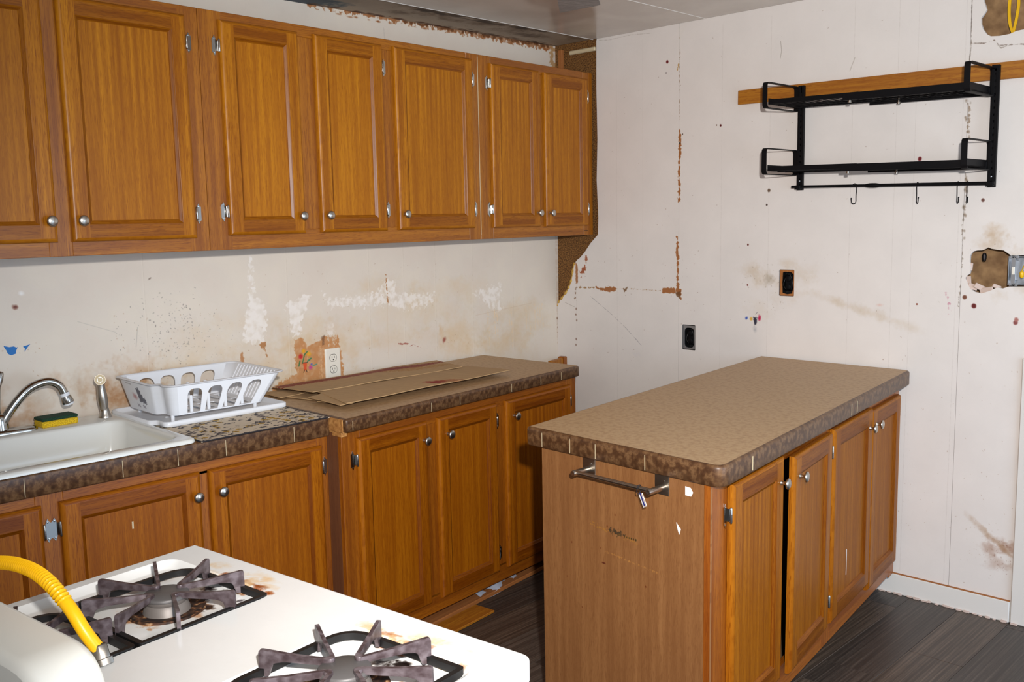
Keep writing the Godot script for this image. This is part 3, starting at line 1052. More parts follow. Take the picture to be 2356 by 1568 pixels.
func stove_texture() -> ImageTexture:
	# x along the front edge, y towards the back
	var t := Tex.new()
	t.start(0.0, 0.86, 0.0, 0.66, 1100, 0.99, 505, 0.01)
	for g in [[0.22, 0.205], [0.68, 0.212]]:
		var gx: float = g[0]
		var gy: float = g[1]
		for k in 16:
			var an := t.r.randf() * TAU
			t.blob(gx + cos(an) * 0.06, gy + sin(an) * 0.06, t.r.randf_range(0.01, 0.04), t.r.randf_range(0.008, 0.02), c8(206, 130, 70), 0.6, 1.2)
		for k in 12:
			t.blob(gx + t.r.randf_range(-0.02, 0.08), gy - t.r.randf_range(0.03, 0.10), t.r.randf_range(0.008, 0.03), t.r.randf_range(0.006, 0.018), c8(26, 18, 16), 1.4, 1.2)
		for k in 18:
			t.blob(gx - 0.02 + t.r.randf_range(-0.05, 0.1), gy - 0.13 + t.r.randf_range(-0.014, 0.012), t.r.randf_range(0.006, 0.022), t.r.randf_range(0.004, 0.010), c8(150, 70, 30), 0.9, 1.2)
		for k in 14:
			t.blob(gx + t.r.randf_range(-0.1, 0.1), gy - 0.14 + t.r.randf_range(-0.03, 0.02), t.r.randf_range(0.02, 0.04), t.r.randf_range(0.01, 0.02), c8(250, 210, 160), 0.5, 1.0)
		t.blob(gx + 0.112, gy - 0.125, 0.012, 0.010, c8(170, 80, 30), 1.4, 0.8)
	return t.texture()


func label_texture() -> ImageTexture:
	var t := Tex.new()
	t.start(0.0, 0.2, 0.0, 0.1, 256, 0.985, 606, 0.02)
	t.blob(0.06, 0.045, 0.022, 0.014, c8(206, 150, 150), 1.2, 0.5)
	t.poly([V(0.085, 0.075), V(0.105, 0.08), V(0.12, 0.05), V(0.135, 0.045), V(0.135, 0.03), V(0.09, 0.03)], c8(84, 84, 96), 0.85, 0.006, 0.002)
	t.poly([V(0.06, 0.022), V(0.08, 0.022), V(0.08, 0.012), V(0.06, 0.012)], c8(176, 170, 176), 0.8, 0.002, 0.001)
	t.poly([V(0.10, 0.022), V(0.12, 0.022), V(0.12, 0.012), V(0.10, 0.012)], c8(176, 170, 176), 0.8, 0.002, 0.001)
	t.line([V(0.02, 0.088), V(0.06, 0.086)], 0.004, c8(186, 184, 186), 0.8)
	return t.texture()


func end_panel_texture(wood: ImageTexture) -> ImageTexture:
	# x from the back edge (0) to the front (0.6), y up from the floor
	var im: Image = wood.get_image()
	im.convert(Image.FORMAT_RGB8)
	im.resize(900, 1350)
	var t := Tex.new()
	t.start(0.0, 0.6, 0.0, 0.9, 900, 1.0, 909)
	t.px = im.get_data()
	t.h = 1350
	t.line([V(0.20, 0.685), V(0.30, 0.675), V(0.37, 0.668)], 0.007, c8(216, 160, 70), 0.55, 0.006, 0.3)
	t.poly([V(0.265, 0.684), V(0.29, 0.688), V(0.31, 0.684), V(0.325, 0.676), V(0.30, 0.672), V(0.275, 0.676)], c8(70, 62, 50), 0.85, 0.008, 0.002, 0.2)
	for k in 6:
		t.blob(0.325 + k * 0.008, 0.675, 0.003, 0.004, c8(80, 70, 40), 1.4, 0.5)
	t.line([V(0.25, 0.615), V(0.34, 0.608), V(0.45, 0.60)], 0.004, c8(226, 170, 100), 0.6, 0.003, 0.3)
	t.blob(0.247, 0.578, 0.008, 0.003, c8(110, 50, 30), 1.6, 0.5)
	for k in [[0.19, 0.78], [0.29, 0.73], [0.26, 0.69], [0.235, 0.62], [0.12, 0.61], [0.10, 0.5], [0.40, 0.55], [0.16, 0.42]]:
		t.blob(k[0], k[1], 0.003, 0.004, c8(130, 66, 30), 1.2, 0.5)
	return t.texture()


# ---------------------------------------------------------------- the room
func build_room() -> void:
	# floor: sub-base and planks
	var fl := mb()
	fl.box(Vector3(-5.4, -0.12, -0.14), Vector3(0.14, -0.009, 4.94))
	var floor_o := obj(fl, "floor", mat(c8(60, 54, 50), 0.9))
	struct(floor_o, "grey-brown wood-look plank floor", "floor")
	var fm := []
	for k in 3:
		fm.append(mat([Color(1, 1, 1), Color(0.86, 0.85, 0.85), Color(1.0, 0.96, 0.92)][k], 0.42, 0.0, floor_texture(700 + k * 13)))
	var pw := 0.187
	var pl := 1.22
	var meshes := []
	for k in 4:
		var pm := mb(Vector3.RIGHT, Vector2(0.0, 0.23 * k))
		pm.su = pw * 1.02
		pm.sv = 1.25
		pm.box(Vector3(0, -0.009, 0), Vector3(pl - 0.0008, 0, pw - 0.0008), 0.0012)
		meshes.append(pm.build())
	var row := 0
	var z := 0.05
	while z < 4.7:
		var x := -5.3 + fposmod(row * 0.437, pl) - pl
		while x < -0.02:
			if x + pl > -0.01 or x < -5.32:
				var a := maxf(x, -5.3)
				var b := minf(x + pl, -0.006)
				if b - a > 0.02:
					var q := mb(Vector3.RIGHT, Vector2(0, rng.randf()))
					q.su = pw * 1.02
					q.sv = 1.25
					q.box(Vector3(0, -0.009, 0), Vector3(b - a - 0.0008, 0, pw - 0.0008), 0.0012)
					var o2 := obj(q, "floor_plank", fm[rng.randi() % 3], floor_o)
					o2.position = Vector3(a, 0, z)
			else:
				var o := obj(meshes[rng.randi() % 4], "floor_plank", fm[rng.randi() % 3], floor_o)
				o.position = Vector3(x, 0, z)
			x += pl
		z += pw
		row += 1
	# ceiling: deck, then the panels under it
	var ce := mb()
	ce.box(Vector3(-5.4, ROOM_H + 0.006, -0.14), Vector3(0.14, ROOM_H + 0.14, 4.94))
	var ceil_o := obj(ce, "ceiling", M.ceiling)
	struct(ceil_o, "glossy grey-white panelled ceiling", "ceiling")
	var strip := mb()
	strip.uvf = func(p: Vector3) -> Vector2: return Vector2((p.x + 2.4) / 2.4, 1.0 - p.z / 0.27)
	strip.box(Vector3(-5.3, ROOM_H + 0.003, 0.0), Vector3(0.0, ROOM_H + 0.008, 0.268))
	var sm := mat(c8(168, 150, 128), 0.6, 0.0, ceiling_strip_texture())
	sm.texture_repeat = false
	obj(strip, "stained_strip", sm, ceil_o)
	for zz in [[0.262, 0.915], [0.915, 2.135], [2.135, 3.355], [3.355, 4.8]]:
		var cp := mb()
		cp.box(Vector3(-5.3, ROOM_H, zz[0] + 0.001), Vector3(0.0, ROOM_H + 0.007, zz[1] - 0.001), 0.0015)
		obj(cp, "ceiling_panel", M.ceiling, ceil_o)
		var bt := mb()
		bt.box(Vector3(-5.3, ROOM_H - 0.0012, zz[0] - 0.003), Vector3(-0.002, ROOM_H + 0.002, zz[0] + 0.003), 0.0008)
		obj(bt, "joint_strip", M.seam, ceil_o)
	# back wall behind the cabinets
	var wa := mb()
	wa.uvf = func(p: Vector3) -> Vector2: return Vector2((p.x + 3.3) / 3.3, 1.0 - (p.y - 0.86) / 1.58)
	wa.box(Vector3(-5.4, -0.01, -0.14), Vector3(0.02, ROOM_H + 0.006, 0.0))
	var ma := mat(c8(250, 246, 240), 0.5, 0.0, wall_a_texture())
	ma.texture_repeat = false
	struct(obj(wa, "wall_back", ma), "stained cream wall with white filler patches above the worktops", "wall")
	# right wall: studs and sheathing behind, thin white panels in front
	var wb := mb()
	wb.box(Vector3(0.10, -0.01, -0.14), Vector3(0.24, ROOM_H + 0.006, 4.94))
	var wall_o := obj(wb, "wall_right", M.cavity)
	struct(wall_o, "white panelled wall with peeled seams and holes", "wall")
	var sh := mb()
	sh.box(Vector3(0.011, -0.01, -0.01), Vector3(0.10, ROOM_H + 0.006, 0.70))
	obj(sh, "bare_sheathing", M.osb, wall_o)
	for s in [[1.9, 2.06], [2.42, 2.5], [3.0, 3.04], [3.6, 3.64], [4.2, 4.24], [4.78, 4.94]]:
		var stud := mb()
		stud.box(Vector3(0.013, -0.01, s[0] + 0.02), Vector3(0.10, ROOM_H + 0.006, s[1]))
		obj(stud, "wall_stud", M.cavity, wall_o)
	var mbt := mat(c8(229, 222, 216), 0.48, 0.0, wall_b_texture())
	mbt.texture_repeat = false
	var torn := PackedVector2Array([V(0.001, 0.0), V(0.775, 0.0), V(0.775, ROOM_H), V(0.286, ROOM_H), V(0.283, 2.43), V(0.281, 2.2), V(0.285, 1.95), V(0.278, 1.75), V(0.287, 1.56), V(0.283, 1.475), V(0.268, 1.462), V(0.232, 1.43), V(0.194, 1.385), V(0.16, 1.355), V(0.143, 1.345), V(0.128, 1.33), V(0.119, 1.305), V(0.111, 1.265), V(0.099, 1.225), V(0.086, 1.20), V(0.071, 1.178), V(0.046, 1.15), V(0.025, 1.13), V(0.010, 1.115), V(0.001, 1.099)])
	var hole_box1 := rrect(0.797, 0.929, 0.871, 1.049, 0.004, 2)
	var hole_box2 := rrect(1.301, 1.207, 1.373, 1.322, 0.004, 2)
	var hole_r := PackedVector2Array([V(2.094, 1.393), V(2.103, 1.408), V(2.118, 1.412), V(2.136, 1.413), V(2.15, 1.419), V(2.156, 1.424), V(2.168, 1.419), V(2.19, 1.415), V(2.211, 1.413), V(2.225, 1.403), V(2.238, 1.394), V(2.28, 1.396), V(2.37, 1.392), V(2.37, 1.284), V(2.285, 1.282), V(2.234, 1.28), V(2.214, 1.272), V(2.194, 1.276), V(2.17, 1.262), V(2.140, 1.251), V(2.115, 1.256), V(2.097, 1.268), V(2.09, 1.283), V(2.079, 1.307), V(2.084, 1.316), V(2.095, 1.324), V(2.098, 1.345), V(2.093, 1.37)])
	var hole_t := PackedVector2Array([V(2.102, 2.37), V(2.104, 2.321), V(2.116, 2.285), V(2.108, 2.272), V(2.098, 2.259), V(2.099, 2.238), V(2.106, 2.218), V(2.12, 2.198), V(2.134, 2.189), V(2.165, 2.186), V(2.197, 2.188), V(2.22, 2.195), V(2.244, 2.197), V(2.38, 2.20), V(2.385, 2.37), V(2.25, 2.38)])
	var full := PackedVector2Array([V(0.7765, 0.0), V(2.0625, 0.0), V(2.0625, ROOM_H), V(0.7765, ROOM_H)])
	var third := PackedVector2Array([V(2.064, 0.0), V(3.3, 0.0), V(3.3, ROOM_H), V(2.064, ROOM_H)])
	var rest := PackedVector2Array([V(3.3015, 0.0), V(4.8, 0.0), V(4.8, ROOM_H), V(3.3015, ROOM_H)])
	for q in [[torn, [], []], [full, [hole_box1, hole_box2], [0.834, 1.337]], [third, [hole_r, hole_t], [2.2, 2.2371]], [rest, [], []]]:
		var pm := mb()
		pm.uvf = func(p: Vector3) -> Vector2: return Vector2(p.z / 2.7, 1.0 - p.y / 2.44)
		pm.panel(pieces_of(q[0], q[1], q[2]), func(p: Vector2, d: float) -> Vector3: return Vector3(d * 0.011, p.y, p.x), q[2])
		obj(pm, "wall_panel", mbt, wall_o)
	# yellow foam along the torn edge, and the torn paper round the hole
	var edge_pts := []
	for i in range(15, 25):
		edge_pts.append(Vector3(0.006, torn[i].y, torn[i].x - 0.004))
	var fo := mb()
	var radii := []
	var epath := smooth_path(edge_pts, 3)
	for i in epath.size():
		radii.append(0.008 + 0.003 * sin(i * 1.7))
	fo.tube(epath, radii, 6)
	obj(fo, "torn_edge", M.foam, wall_o)
	var tp := mb()
	for k in [[2.105, 1.275, 0.035, 0.022, 0.3], [2.155, 1.262, 0.05, 0.024, -0.2], [2.19, 1.278, 0.03, 0.014, 0.4], [2.096, 1.35, 0.012, 0.03, 0.1], [2.09, 1.30, 0.016, 0.03, -0.1], [2.13, 1.274, 0.04, 0.02, 0.5]]:
		var xf := Transform3D(Basis(Vector3.RIGHT, k[4]), Vector3(0.008, k[1], k[0]))
		tp.box(Vector3(-0.004, -k[3] / 2, -k[2] / 2), Vector3(0.003, k[3] / 2, k[2] / 2), 0.002, xf * Transform3D(Basis(Vector3.UP, k[4] * 0.8), Vector3.ZERO))
	obj(tp, "torn_paper", M.torn, wall_o)
	# a strip of old moulding left in the corner, above the cabinet
	var sl := mb()
	sl.box(Vector3(-0.004, 2.385, 0.105), Vector3(0.012, 2.405, 0.275), 0.004)
	obj(sl, "plaster_strip", M.chip, wall_o)
	var sl2 := mb(Vector3.UP)
	sl2.box(Vector3(-0.006, 2.25, 0.03), Vector3(0.012, 2.42, 0.06), 0.004)
	obj(sl2, "corner_batten", M.board, wall_o)
	# the two walls behind the camera
	var wl := mb()
	wl.box(Vector3(-5.54, -0.01, -0.14), Vector3(-5.4, ROOM_H + 0.006, 4.94))
	struct(obj(wl, "wall_left", mat(c8(226, 216, 204), 0.6)), "plain cream wall", "wall")
	var wf := mb()
	var openings := [rrect(-2.25, 0.03, -0.45, 2.08, 0.001, 1), rrect(-4.7, 0.95, -3.3, 2.05, 0.001, 1)]
	var outl := PackedVector2Array([V(-5.4, 0.0), V(0.1, 0.0), V(0.1, ROOM_H), V(-5.4, ROOM_H)])
	wf.panel(pieces_of(outl, openings, [-1.35, -4.0]), func(p: Vector2, d: float) -> Vector3: return Vector3(p.x, p.y, 4.8 + d * 0.14), [-1.35, -4.0])
	struct(obj(wf, "wall_front", mat(c8(226, 216, 204), 0.6)), "plain cream wall with a glass door", "wall")
	for w in [["door_1", -2.25, 0.03, -0.45, 2.08], ["window_1", -4.7, 0.95, -3.3, 2.05]]:
		var fr := mb()
		var x0: float = w[1]
		var y0: float = w[2]
		var x1: float = w[3]
		var y1: float = w[4]
		var xm := (x0 + x1) / 2
		for b in [[x0, y0, x1, y0 + 0.06], [x0, y1 - 0.06, x1, y1], [x0, y0, x0 + 0.06, y1], [x1 - 0.06, y0, x1, y1], [xm - 0.03, y0, xm + 0.03, y1]]:
			fr.box(Vector3(b[0], b[1], 4.83), Vector3(b[2], b[3], 4.89), 0.004)
		var fo2 := obj(fr, w[0], M.trim_white)
		struct(fo2, "white framed glass door" if w[0] == "door_1" else "white framed window", "door" if w[0] == "door_1" else "window")
		for s in [[x0 + 0.06, xm - 0.03], [xm + 0.03, x1 - 0.06]]:
			var gl := mb()
			gl.box(Vector3(s[0], y0 + 0.06, 4.855), Vector3(s[1], y1 - 0.06, 4.861))
			obj(gl, "pane", M.glass, fo2)
	# baseboard of the right wall and the board that closes the panel
	var bb := mb()
	bb.box(Vector3(-0.013, 0.0, 0.66), Vector3(-0.0005, 0.083, 2.292), 0.003)
	var bo := obj(bb, "baseboard_right", M.trim_white)
	struct(bo, "low white painted baseboard with a bare brown top edge", "baseboard")
	var bt2 := mb(Vector3.BACK)
	bt2.box(Vector3(-0.011, 0.083, 0.66), Vector3(-0.0005, 0.0865, 2.292), 0.001)
	obj(bt2, "bare_edge", M.board, bo)
	var gr := mb()
	for k in 40:
		var zz2 := 1.2 + k * 0.028 + rng.randf() * 0.01
		gr.box(Vector3(-0.017 - rng.randf() * 0.006, 0.0003, zz2), Vector3(-0.012, 0.003 + rng.randf() * 0.005, zz2 + rng.randf_range(0.01, 0.03)), 0.001)
	obj(gr, "crumbling_caulk", M.torn, bo).set_meta("kind", "stuff")
	var tr := mb()
	tr.box(Vector3(-0.012, 0.0, 2.295), Vector3(-0.0005, 1.02, 3.3), 0.004)
	struct(obj(tr, "trim_1", M.trim_white), "flat white panel edge rising beside the baseboard", "trim")


# ---------------------------------------------------------------- cabinet doors
# a door standing on its lower left corner, its back on local z = 0, facing +z
func make_door(parent: Node, at: Vector3, w: float, h: float, key: String, fig: bool, st := 0.052, th := 0.019) -> MeshInstance3D:
	var m := mb(Vector3.UP)
	# outer edge, rounded; swept round the rectangle
	var prof := [V(0.0, 0.0), V(0.0, 0.007), V(0.0012, 0.0115), V(0.004, 0.0155), V(0.008, 0.018), V(0.012, th)]
	var corner := func(d: float, i: int) -> Vector2:
		return [V(d, d), V(w - d, d), V(w - d, h - d), V(d, h - d)][i]
	var side_g := [Vector3.RIGHT, Vector3.UP, Vector3.RIGHT, Vector3.UP]
	var outn := [Vector3.DOWN, Vector3.RIGHT, Vector3.UP, Vector3.LEFT]
	var sweep := func(pr: Array, tgt: MB, inner: bool) -> void:
		for i in 4:
			tgt.g = side_g[i]
			tgt.org = Vector3.ZERO
			tgt.o = Vector2(0.13 * i, 0.01)
			for k in pr.size() - 1:
				var p0: Vector2 = pr[k]
				var p1: Vector2 = pr[k + 1]
				var q0: Vector2 = corner.call(p0.x, i)
				var q1: Vector2 = corner.call(p0.x, (i + 1) % 4)
				var q2: Vector2 = corner.call(p1.x, (i + 1) % 4)
				var q3: Vector2 = corner.call(p1.x, i)
				var nrm := []
				for e in [k, k + 1]:
					var a: Vector2 = pr[maxi(e - 1, 0)]
					var b: Vector2 = pr[mini(e + 1, pr.size() - 1)]
					var tg := (b - a).normalized()
					var nn: Vector3 = outn[i] * tg.y + Vector3.BACK * tg.x
					if inner:
						nn = outn[i] * tg.y + Vector3.BACK * tg.x
					if nn.z < 0.0:
						nn = -nn
					nrm.append(nn.normalized())
				tgt.qn(Vector3(q0.x, q0.y, p0.y), Vector3(q1.x, q1.y, p0.y), Vector3(q2.x, q2.y, p1.y), Vector3(q3.x, q3.y, p1.y), nrm[0], nrm[0], nrm[1], nrm[1])
	sweep.call(prof, m, false)
	# stiles
	m.g = Vector3.UP
	var e := 0.012
	for s in [[e, st], [w - st, w - e]]:
		m.org = Vector3(s[0], 0, 0)
		m.o = Vector2(rng.randf(), 0.02)
		m.quad(Vector3(s[0], e, th), Vector3(s[1], e, th), Vector3(s[1], h - e, th), Vector3(s[0], h - e, th), Vector3.BACK)
	m.g = Vector3.UP
	m.quad(Vector3(0, 0, 0), Vector3(w, 0, 0), Vector3(w, h, 0), Vector3(0, h, 0), Vector3.FORWARD)
	var door := obj(m, "door", M["stile_" + key], parent)
	door.position = at
	# rails with their own grain, and the bevel that runs down to the panel
	var rm := mb(Vector3.RIGHT)
	for s in [[e, st], [h - st, h - e]]:
		rm.org = Vector3(0, s[0], 0)
		rm.o = Vector2(rng.randf(), 0.02)
		rm.quad(Vector3(st, s[0], th), Vector3(w - st, s[0], th), Vector3(w - st, s[1], th), Vector3(st, s[1], th), Vector3.BACK)
	sweep.call([V(st, th), V(st + 0.0015, th - 0.0005), V(st + 0.003, th - 0.003), V(st + 0.010, th - 0.0065), V(st + 0.012, th - 0.0095)], rm, true)
	obj(rm, "door_rails", M["rail_" + key], door)
	var pm := mb(Vector3.UP)
	var d := st + 0.010
	pm.su = 0.46
	pm.org = Vector3(d + (w - 2 * d) / 2.0 - 0.23, 0, 0)
	pm.o = Vector2(0.0 if fig else rng.randf(), 0.03 + rng.randf() * 0.3)
	pm.quad(Vector3(d, d, th - 0.0095), Vector3(w - d, d, th - 0.0095), Vector3(w - d, h - d, th - 0.0095), Vector3(d, h - d, th - 0.0095), Vector3.BACK)
	obj(pm, "door_panel", M[("fig_" if fig else "panel_") + key], door)
	return door


func add_knob(door: Node3D, x: float, y: float, th := 0.019) -> void:
	if not mesh_cache.has("knob"):
		var m := mb()
		m.lathe([V(0.0075, 0.0), V(0.006, 0.003), V(0.0052, 0.012), V(0.008, 0.0155), V(0.0155, 0.018), V(0.0168, 0.0205), V(0.0155, 0.0235), V(0.011, 0.026), V(0.0, 0.0275)], Transform3D(Basis(Vector3.RIGHT, PI / 2), Vector3.ZERO), 24)
		mesh_cache.knob = m.build()
	var o := obj(mesh_cache.knob, "knob", M.nickel, door)
	o.position = Vector3(x, y, th)


# hinge plate on the frame beside the door edge; s = -1 left of the door, +1 right of it
func add_hinge(door: Node3D, w: float, y: float, s: float) -> void:
	if not mesh_cache.has("hinge"):
		var m := mb()
		var pl := PackedVector2Array([V(-0.004, -0.026), V(0.0, -0.034), V(0.004, -0.026), V(0.009, -0.022), V(0.009, 0.022), V(0.004, 0.026), V(0.0, 0.034), V(-0.004, 0.026), V(-0.006, 0.02), V(-0.006, -0.02)])
		m.plate(pl, 0.0, 0.0022)
		for yy in [-0.024, 0.024]:
			m.lathe([V(0.003, 0.002), V(0.0028, 0.0032), V(0.0, 0.0038)], Transform3D(Basis(Vector3.RIGHT, PI / 2), Vector3(0, yy, 0)), 8)
		m.lathe([V(0.0, -0.0235), V(0.0026, -0.022), V(0.0038, -0.019), V(0.0038, 0.019), V(0.0026, 0.022), V(0.0, 0.0235)], Transform3D(Basis(), Vector3(-0.0125, 0, 0.012)), 10)
		m.box(Vector3(-0.0135, -0.018, 0.0), Vector3(-0.0055, 0.018, 0.0022))
		m.box(Vector3(-0.0155, -0.0175, 0.0), Vector3(-0.0125, 0.0175, 0.011))
		mesh_cache.hinge = m.build()
	var o := obj(mesh_cache.hinge, "hinge", M.chrome, door)
	o.position = Vector3(w + 0.015, y, 0.0) if s > 0 else Vector3(-0.015, y, 0.0)
	if s < 0:
		o.rotation.z = PI


# face frame: list of [x0, y0, x1, y1, vertical?]
func face_frame(parent: Node, bars: Array, th: float, key: String) -> void:
	var m := mb()
	for b in bars:
		m.g = Vector3.UP if b[4] else Vector3.RIGHT
		m.o = Vector2(rng.randf(), 0.01)
		m.box(Vector3(b[0], b[1], -th), Vector3(b[2], b[3], 0.0), 0.0012)
	obj(m, "face_frame", M[key], parent)


func carcass(parent: Node, x0: float, x1: float, y0: float, y1: float, depth: float, mt: Material, called := "carcass", front := -0.018) -> void:
	var m := mb(Vector3.UP)
	var t := 0.014
	m.box(Vector3(x0, y0, -depth), Vector3(x0 + t, y1, front))
	m.box(Vector3(x1 - t, y0, -depth), Vector3(x1, y1, front))
	m.box(Vector3(x0 + t, y0, -depth), Vector3(x1 - t, y0 + t, front))
	m.box(Vector3(x0 + t, y1 - t, -depth), Vector3(x1 - t, y1, front))
	m.box(Vector3(x0 + t, y0 + t, -depth), Vector3(x1 - t, y1 - t, -depth + 0.006))
	obj(m, called, mt, parent)


func build_upper_cabinets() -> void:
	var at := Vector3(0, 0, 0.2546)
	var c1 := thing("wall_cabinet", "big oak wall cabinet at the left, above the sink, with the widest door", "cabinet", at, U_ANG, "oak wall cabinets")
	var c2 := thing("wall_cabinet", "three-door oak wall cabinet in the middle of the row", "cabinet", at, U_ANG, "oak wall cabinets")
	var c3 := thing("wall_cabinet", "narrow two-door oak wall cabinet in the corner by the white wall", "cabinet", at, U_ANG, "oak wall cabinets")
	var yb := 1.476
	var yt := 2.277
	carcass(c1, -3.24, -2.18, yb + 0.012, yt - 0.004, 0.355, M.frame_u)
	carcass(c2, -2.176, -0.834, yb + 0.012, yt - 0.004, 0.285, M.frame_u)
	carcass(c3, -0.831, -0.008, yb + 0.012, yt - 0.004, 0.25, M.frame_u)
	face_frame(c1, [[-3.24, yb, -3.19, yt, true], [-2.715, yb, -2.645, yt, true], [-2.25, yb, -2.179, yt, true], [-3.19, yb, -2.715, 1.535, false], [-2.645, yb, -2.25, 1.535, false], [-3.19, 2.22, -2.715, yt, false], [-2.645, 2.225, -2.25, yt, false]], 0.019, "frame_u")
	face_frame(c2, [[-2.1775, yb, -2.09, yt, true], [-1.805, 1.54, -1.69, 2.235, true], [-1.41, 1.54, -1.30, 2.235, true], [-0.905, yb, -0.8335, yt, true], [-2.09, yb, -0.905, 1.54, false], [-2.09, 2.235, -0.905, yt, false]], 0.019, "frame_u")
	face_frame(c3, [[-0.832, yb, -0.75, yt, true], [-0.46, 1.54, -0.37, 2.232, true], [-0.08, yb, -0.004, yt, true], [-0.75, yb, -0.08, 1.54, false], [-0.75, 2.232, -0.08, yt, false]], 0.019, "frame_u")
	# [parent, x0, x1, y0, y1, knob right?, hinge side, hinges]
	for d in [[c1, -3.13, -2.692, 1.519, 2.247, 1, -1], [c1, -2.648, -2.231, 1.519, 2.246, 0, 1], [c2, -2.106, -1.787, 1.525, 2.249, 1, -1], [c2, -1.715, -1.389, 1.526, 2.251, 0, 1], [c2, -1.328, -0.881, 1.527, 2.252, 0, 1], [c3, -0.763, -0.434, 1.525, 2.246, 1, -1], [c3, -0.394, -0.058, 1.524, 2.244, 0, 1]]:
		var w: float = d[2] - d[1]
		var h: float = d[4] - d[3]
		var door := make_door(d[0], Vector3(d[1], d[3], 0.001), w, h, "u", w > 0.4 or d[1] > -0.8)
		add_knob(door, w - 0.024 if d[5] == 1 else 0.026, 0.064)
		add_hinge(door, w, 0.082, d[6])
		add_hinge(door, w, h - 0.086, d[6])
	# two staples left in the bottom rail of the corner unit
	for sx in [-0.205, -0.08]:
		var st := mb()
		st.box(Vector3(sx, 1.497, 0.0), Vector3(sx + 0.03, 1.4995, 0.002))
		obj(st, "staple", M.dark, c3)
	# caulk in the joint between the middle and the corner unit
	var ck := mb()
	ck.box(Vector3(-0.834, yb + 0.02, -0.001), Vector3(-0.831, yt - 0.01, 0.0006))
	obj(ck, "joint_filler", M.chip, c3)


# ---------------------------------------------------------------- worktops
# outline in local xz; top face, rounded dark edge band and pale joints are parts
func worktop(called: String, label: String, outline: PackedVector2Array, y: float, th: float, radii, holes := [], cuts := [], group := "") -> Node3D:
	var t := thing(called, label, "countertop", Vector3.ZERO, 0.0, group)
	var p := round_poly(outline, radii, 6)
	var r := 0.010
	var m := mb()
	var inner := inset_poly(p, r)
	m.panel(pieces_of(inner, holes, cuts), func(q: Vector2, d: float) -> Vector3: return Vector3(q.x, y - d * th, q.y), cuts)
	obj(m, "laminate_top", M.top, t)
	var em := mb()
	var rings := []
	for k in 6:
		var a := PI / 2 * k / 5.0
		rings.append(ring3(inset_poly(p, r - r * sin(a)), y - r + r * cos(a)))
	rings.append(ring3(p, y - th + 0.004))
	rings.append(ring3(inset_poly(p, 0.004), y - th))
	rings.append(ring3(inset_poly(p, 0.03), y - th))
	em.loft(rings)
	obj(em, "edge_band", M.edge, t)
	return t


func joint(t: Node3D, p: Vector3, n: Vector3, y0: float, y1: float, wid := 0.0016) -> void:
	var m := mb()
	var s := n.cross(Vector3.UP).normalized()
	var b := Basis(s, Vector3.UP, n)
	m.box(Vector3(-wid / 2, y0, -0.002), Vector3(wid / 2, y1, 0.0006), 0.0, Transform3D(b, Vector3(p.x, 0, p.z)))
	obj(m, "joint_line", M.chip, t)


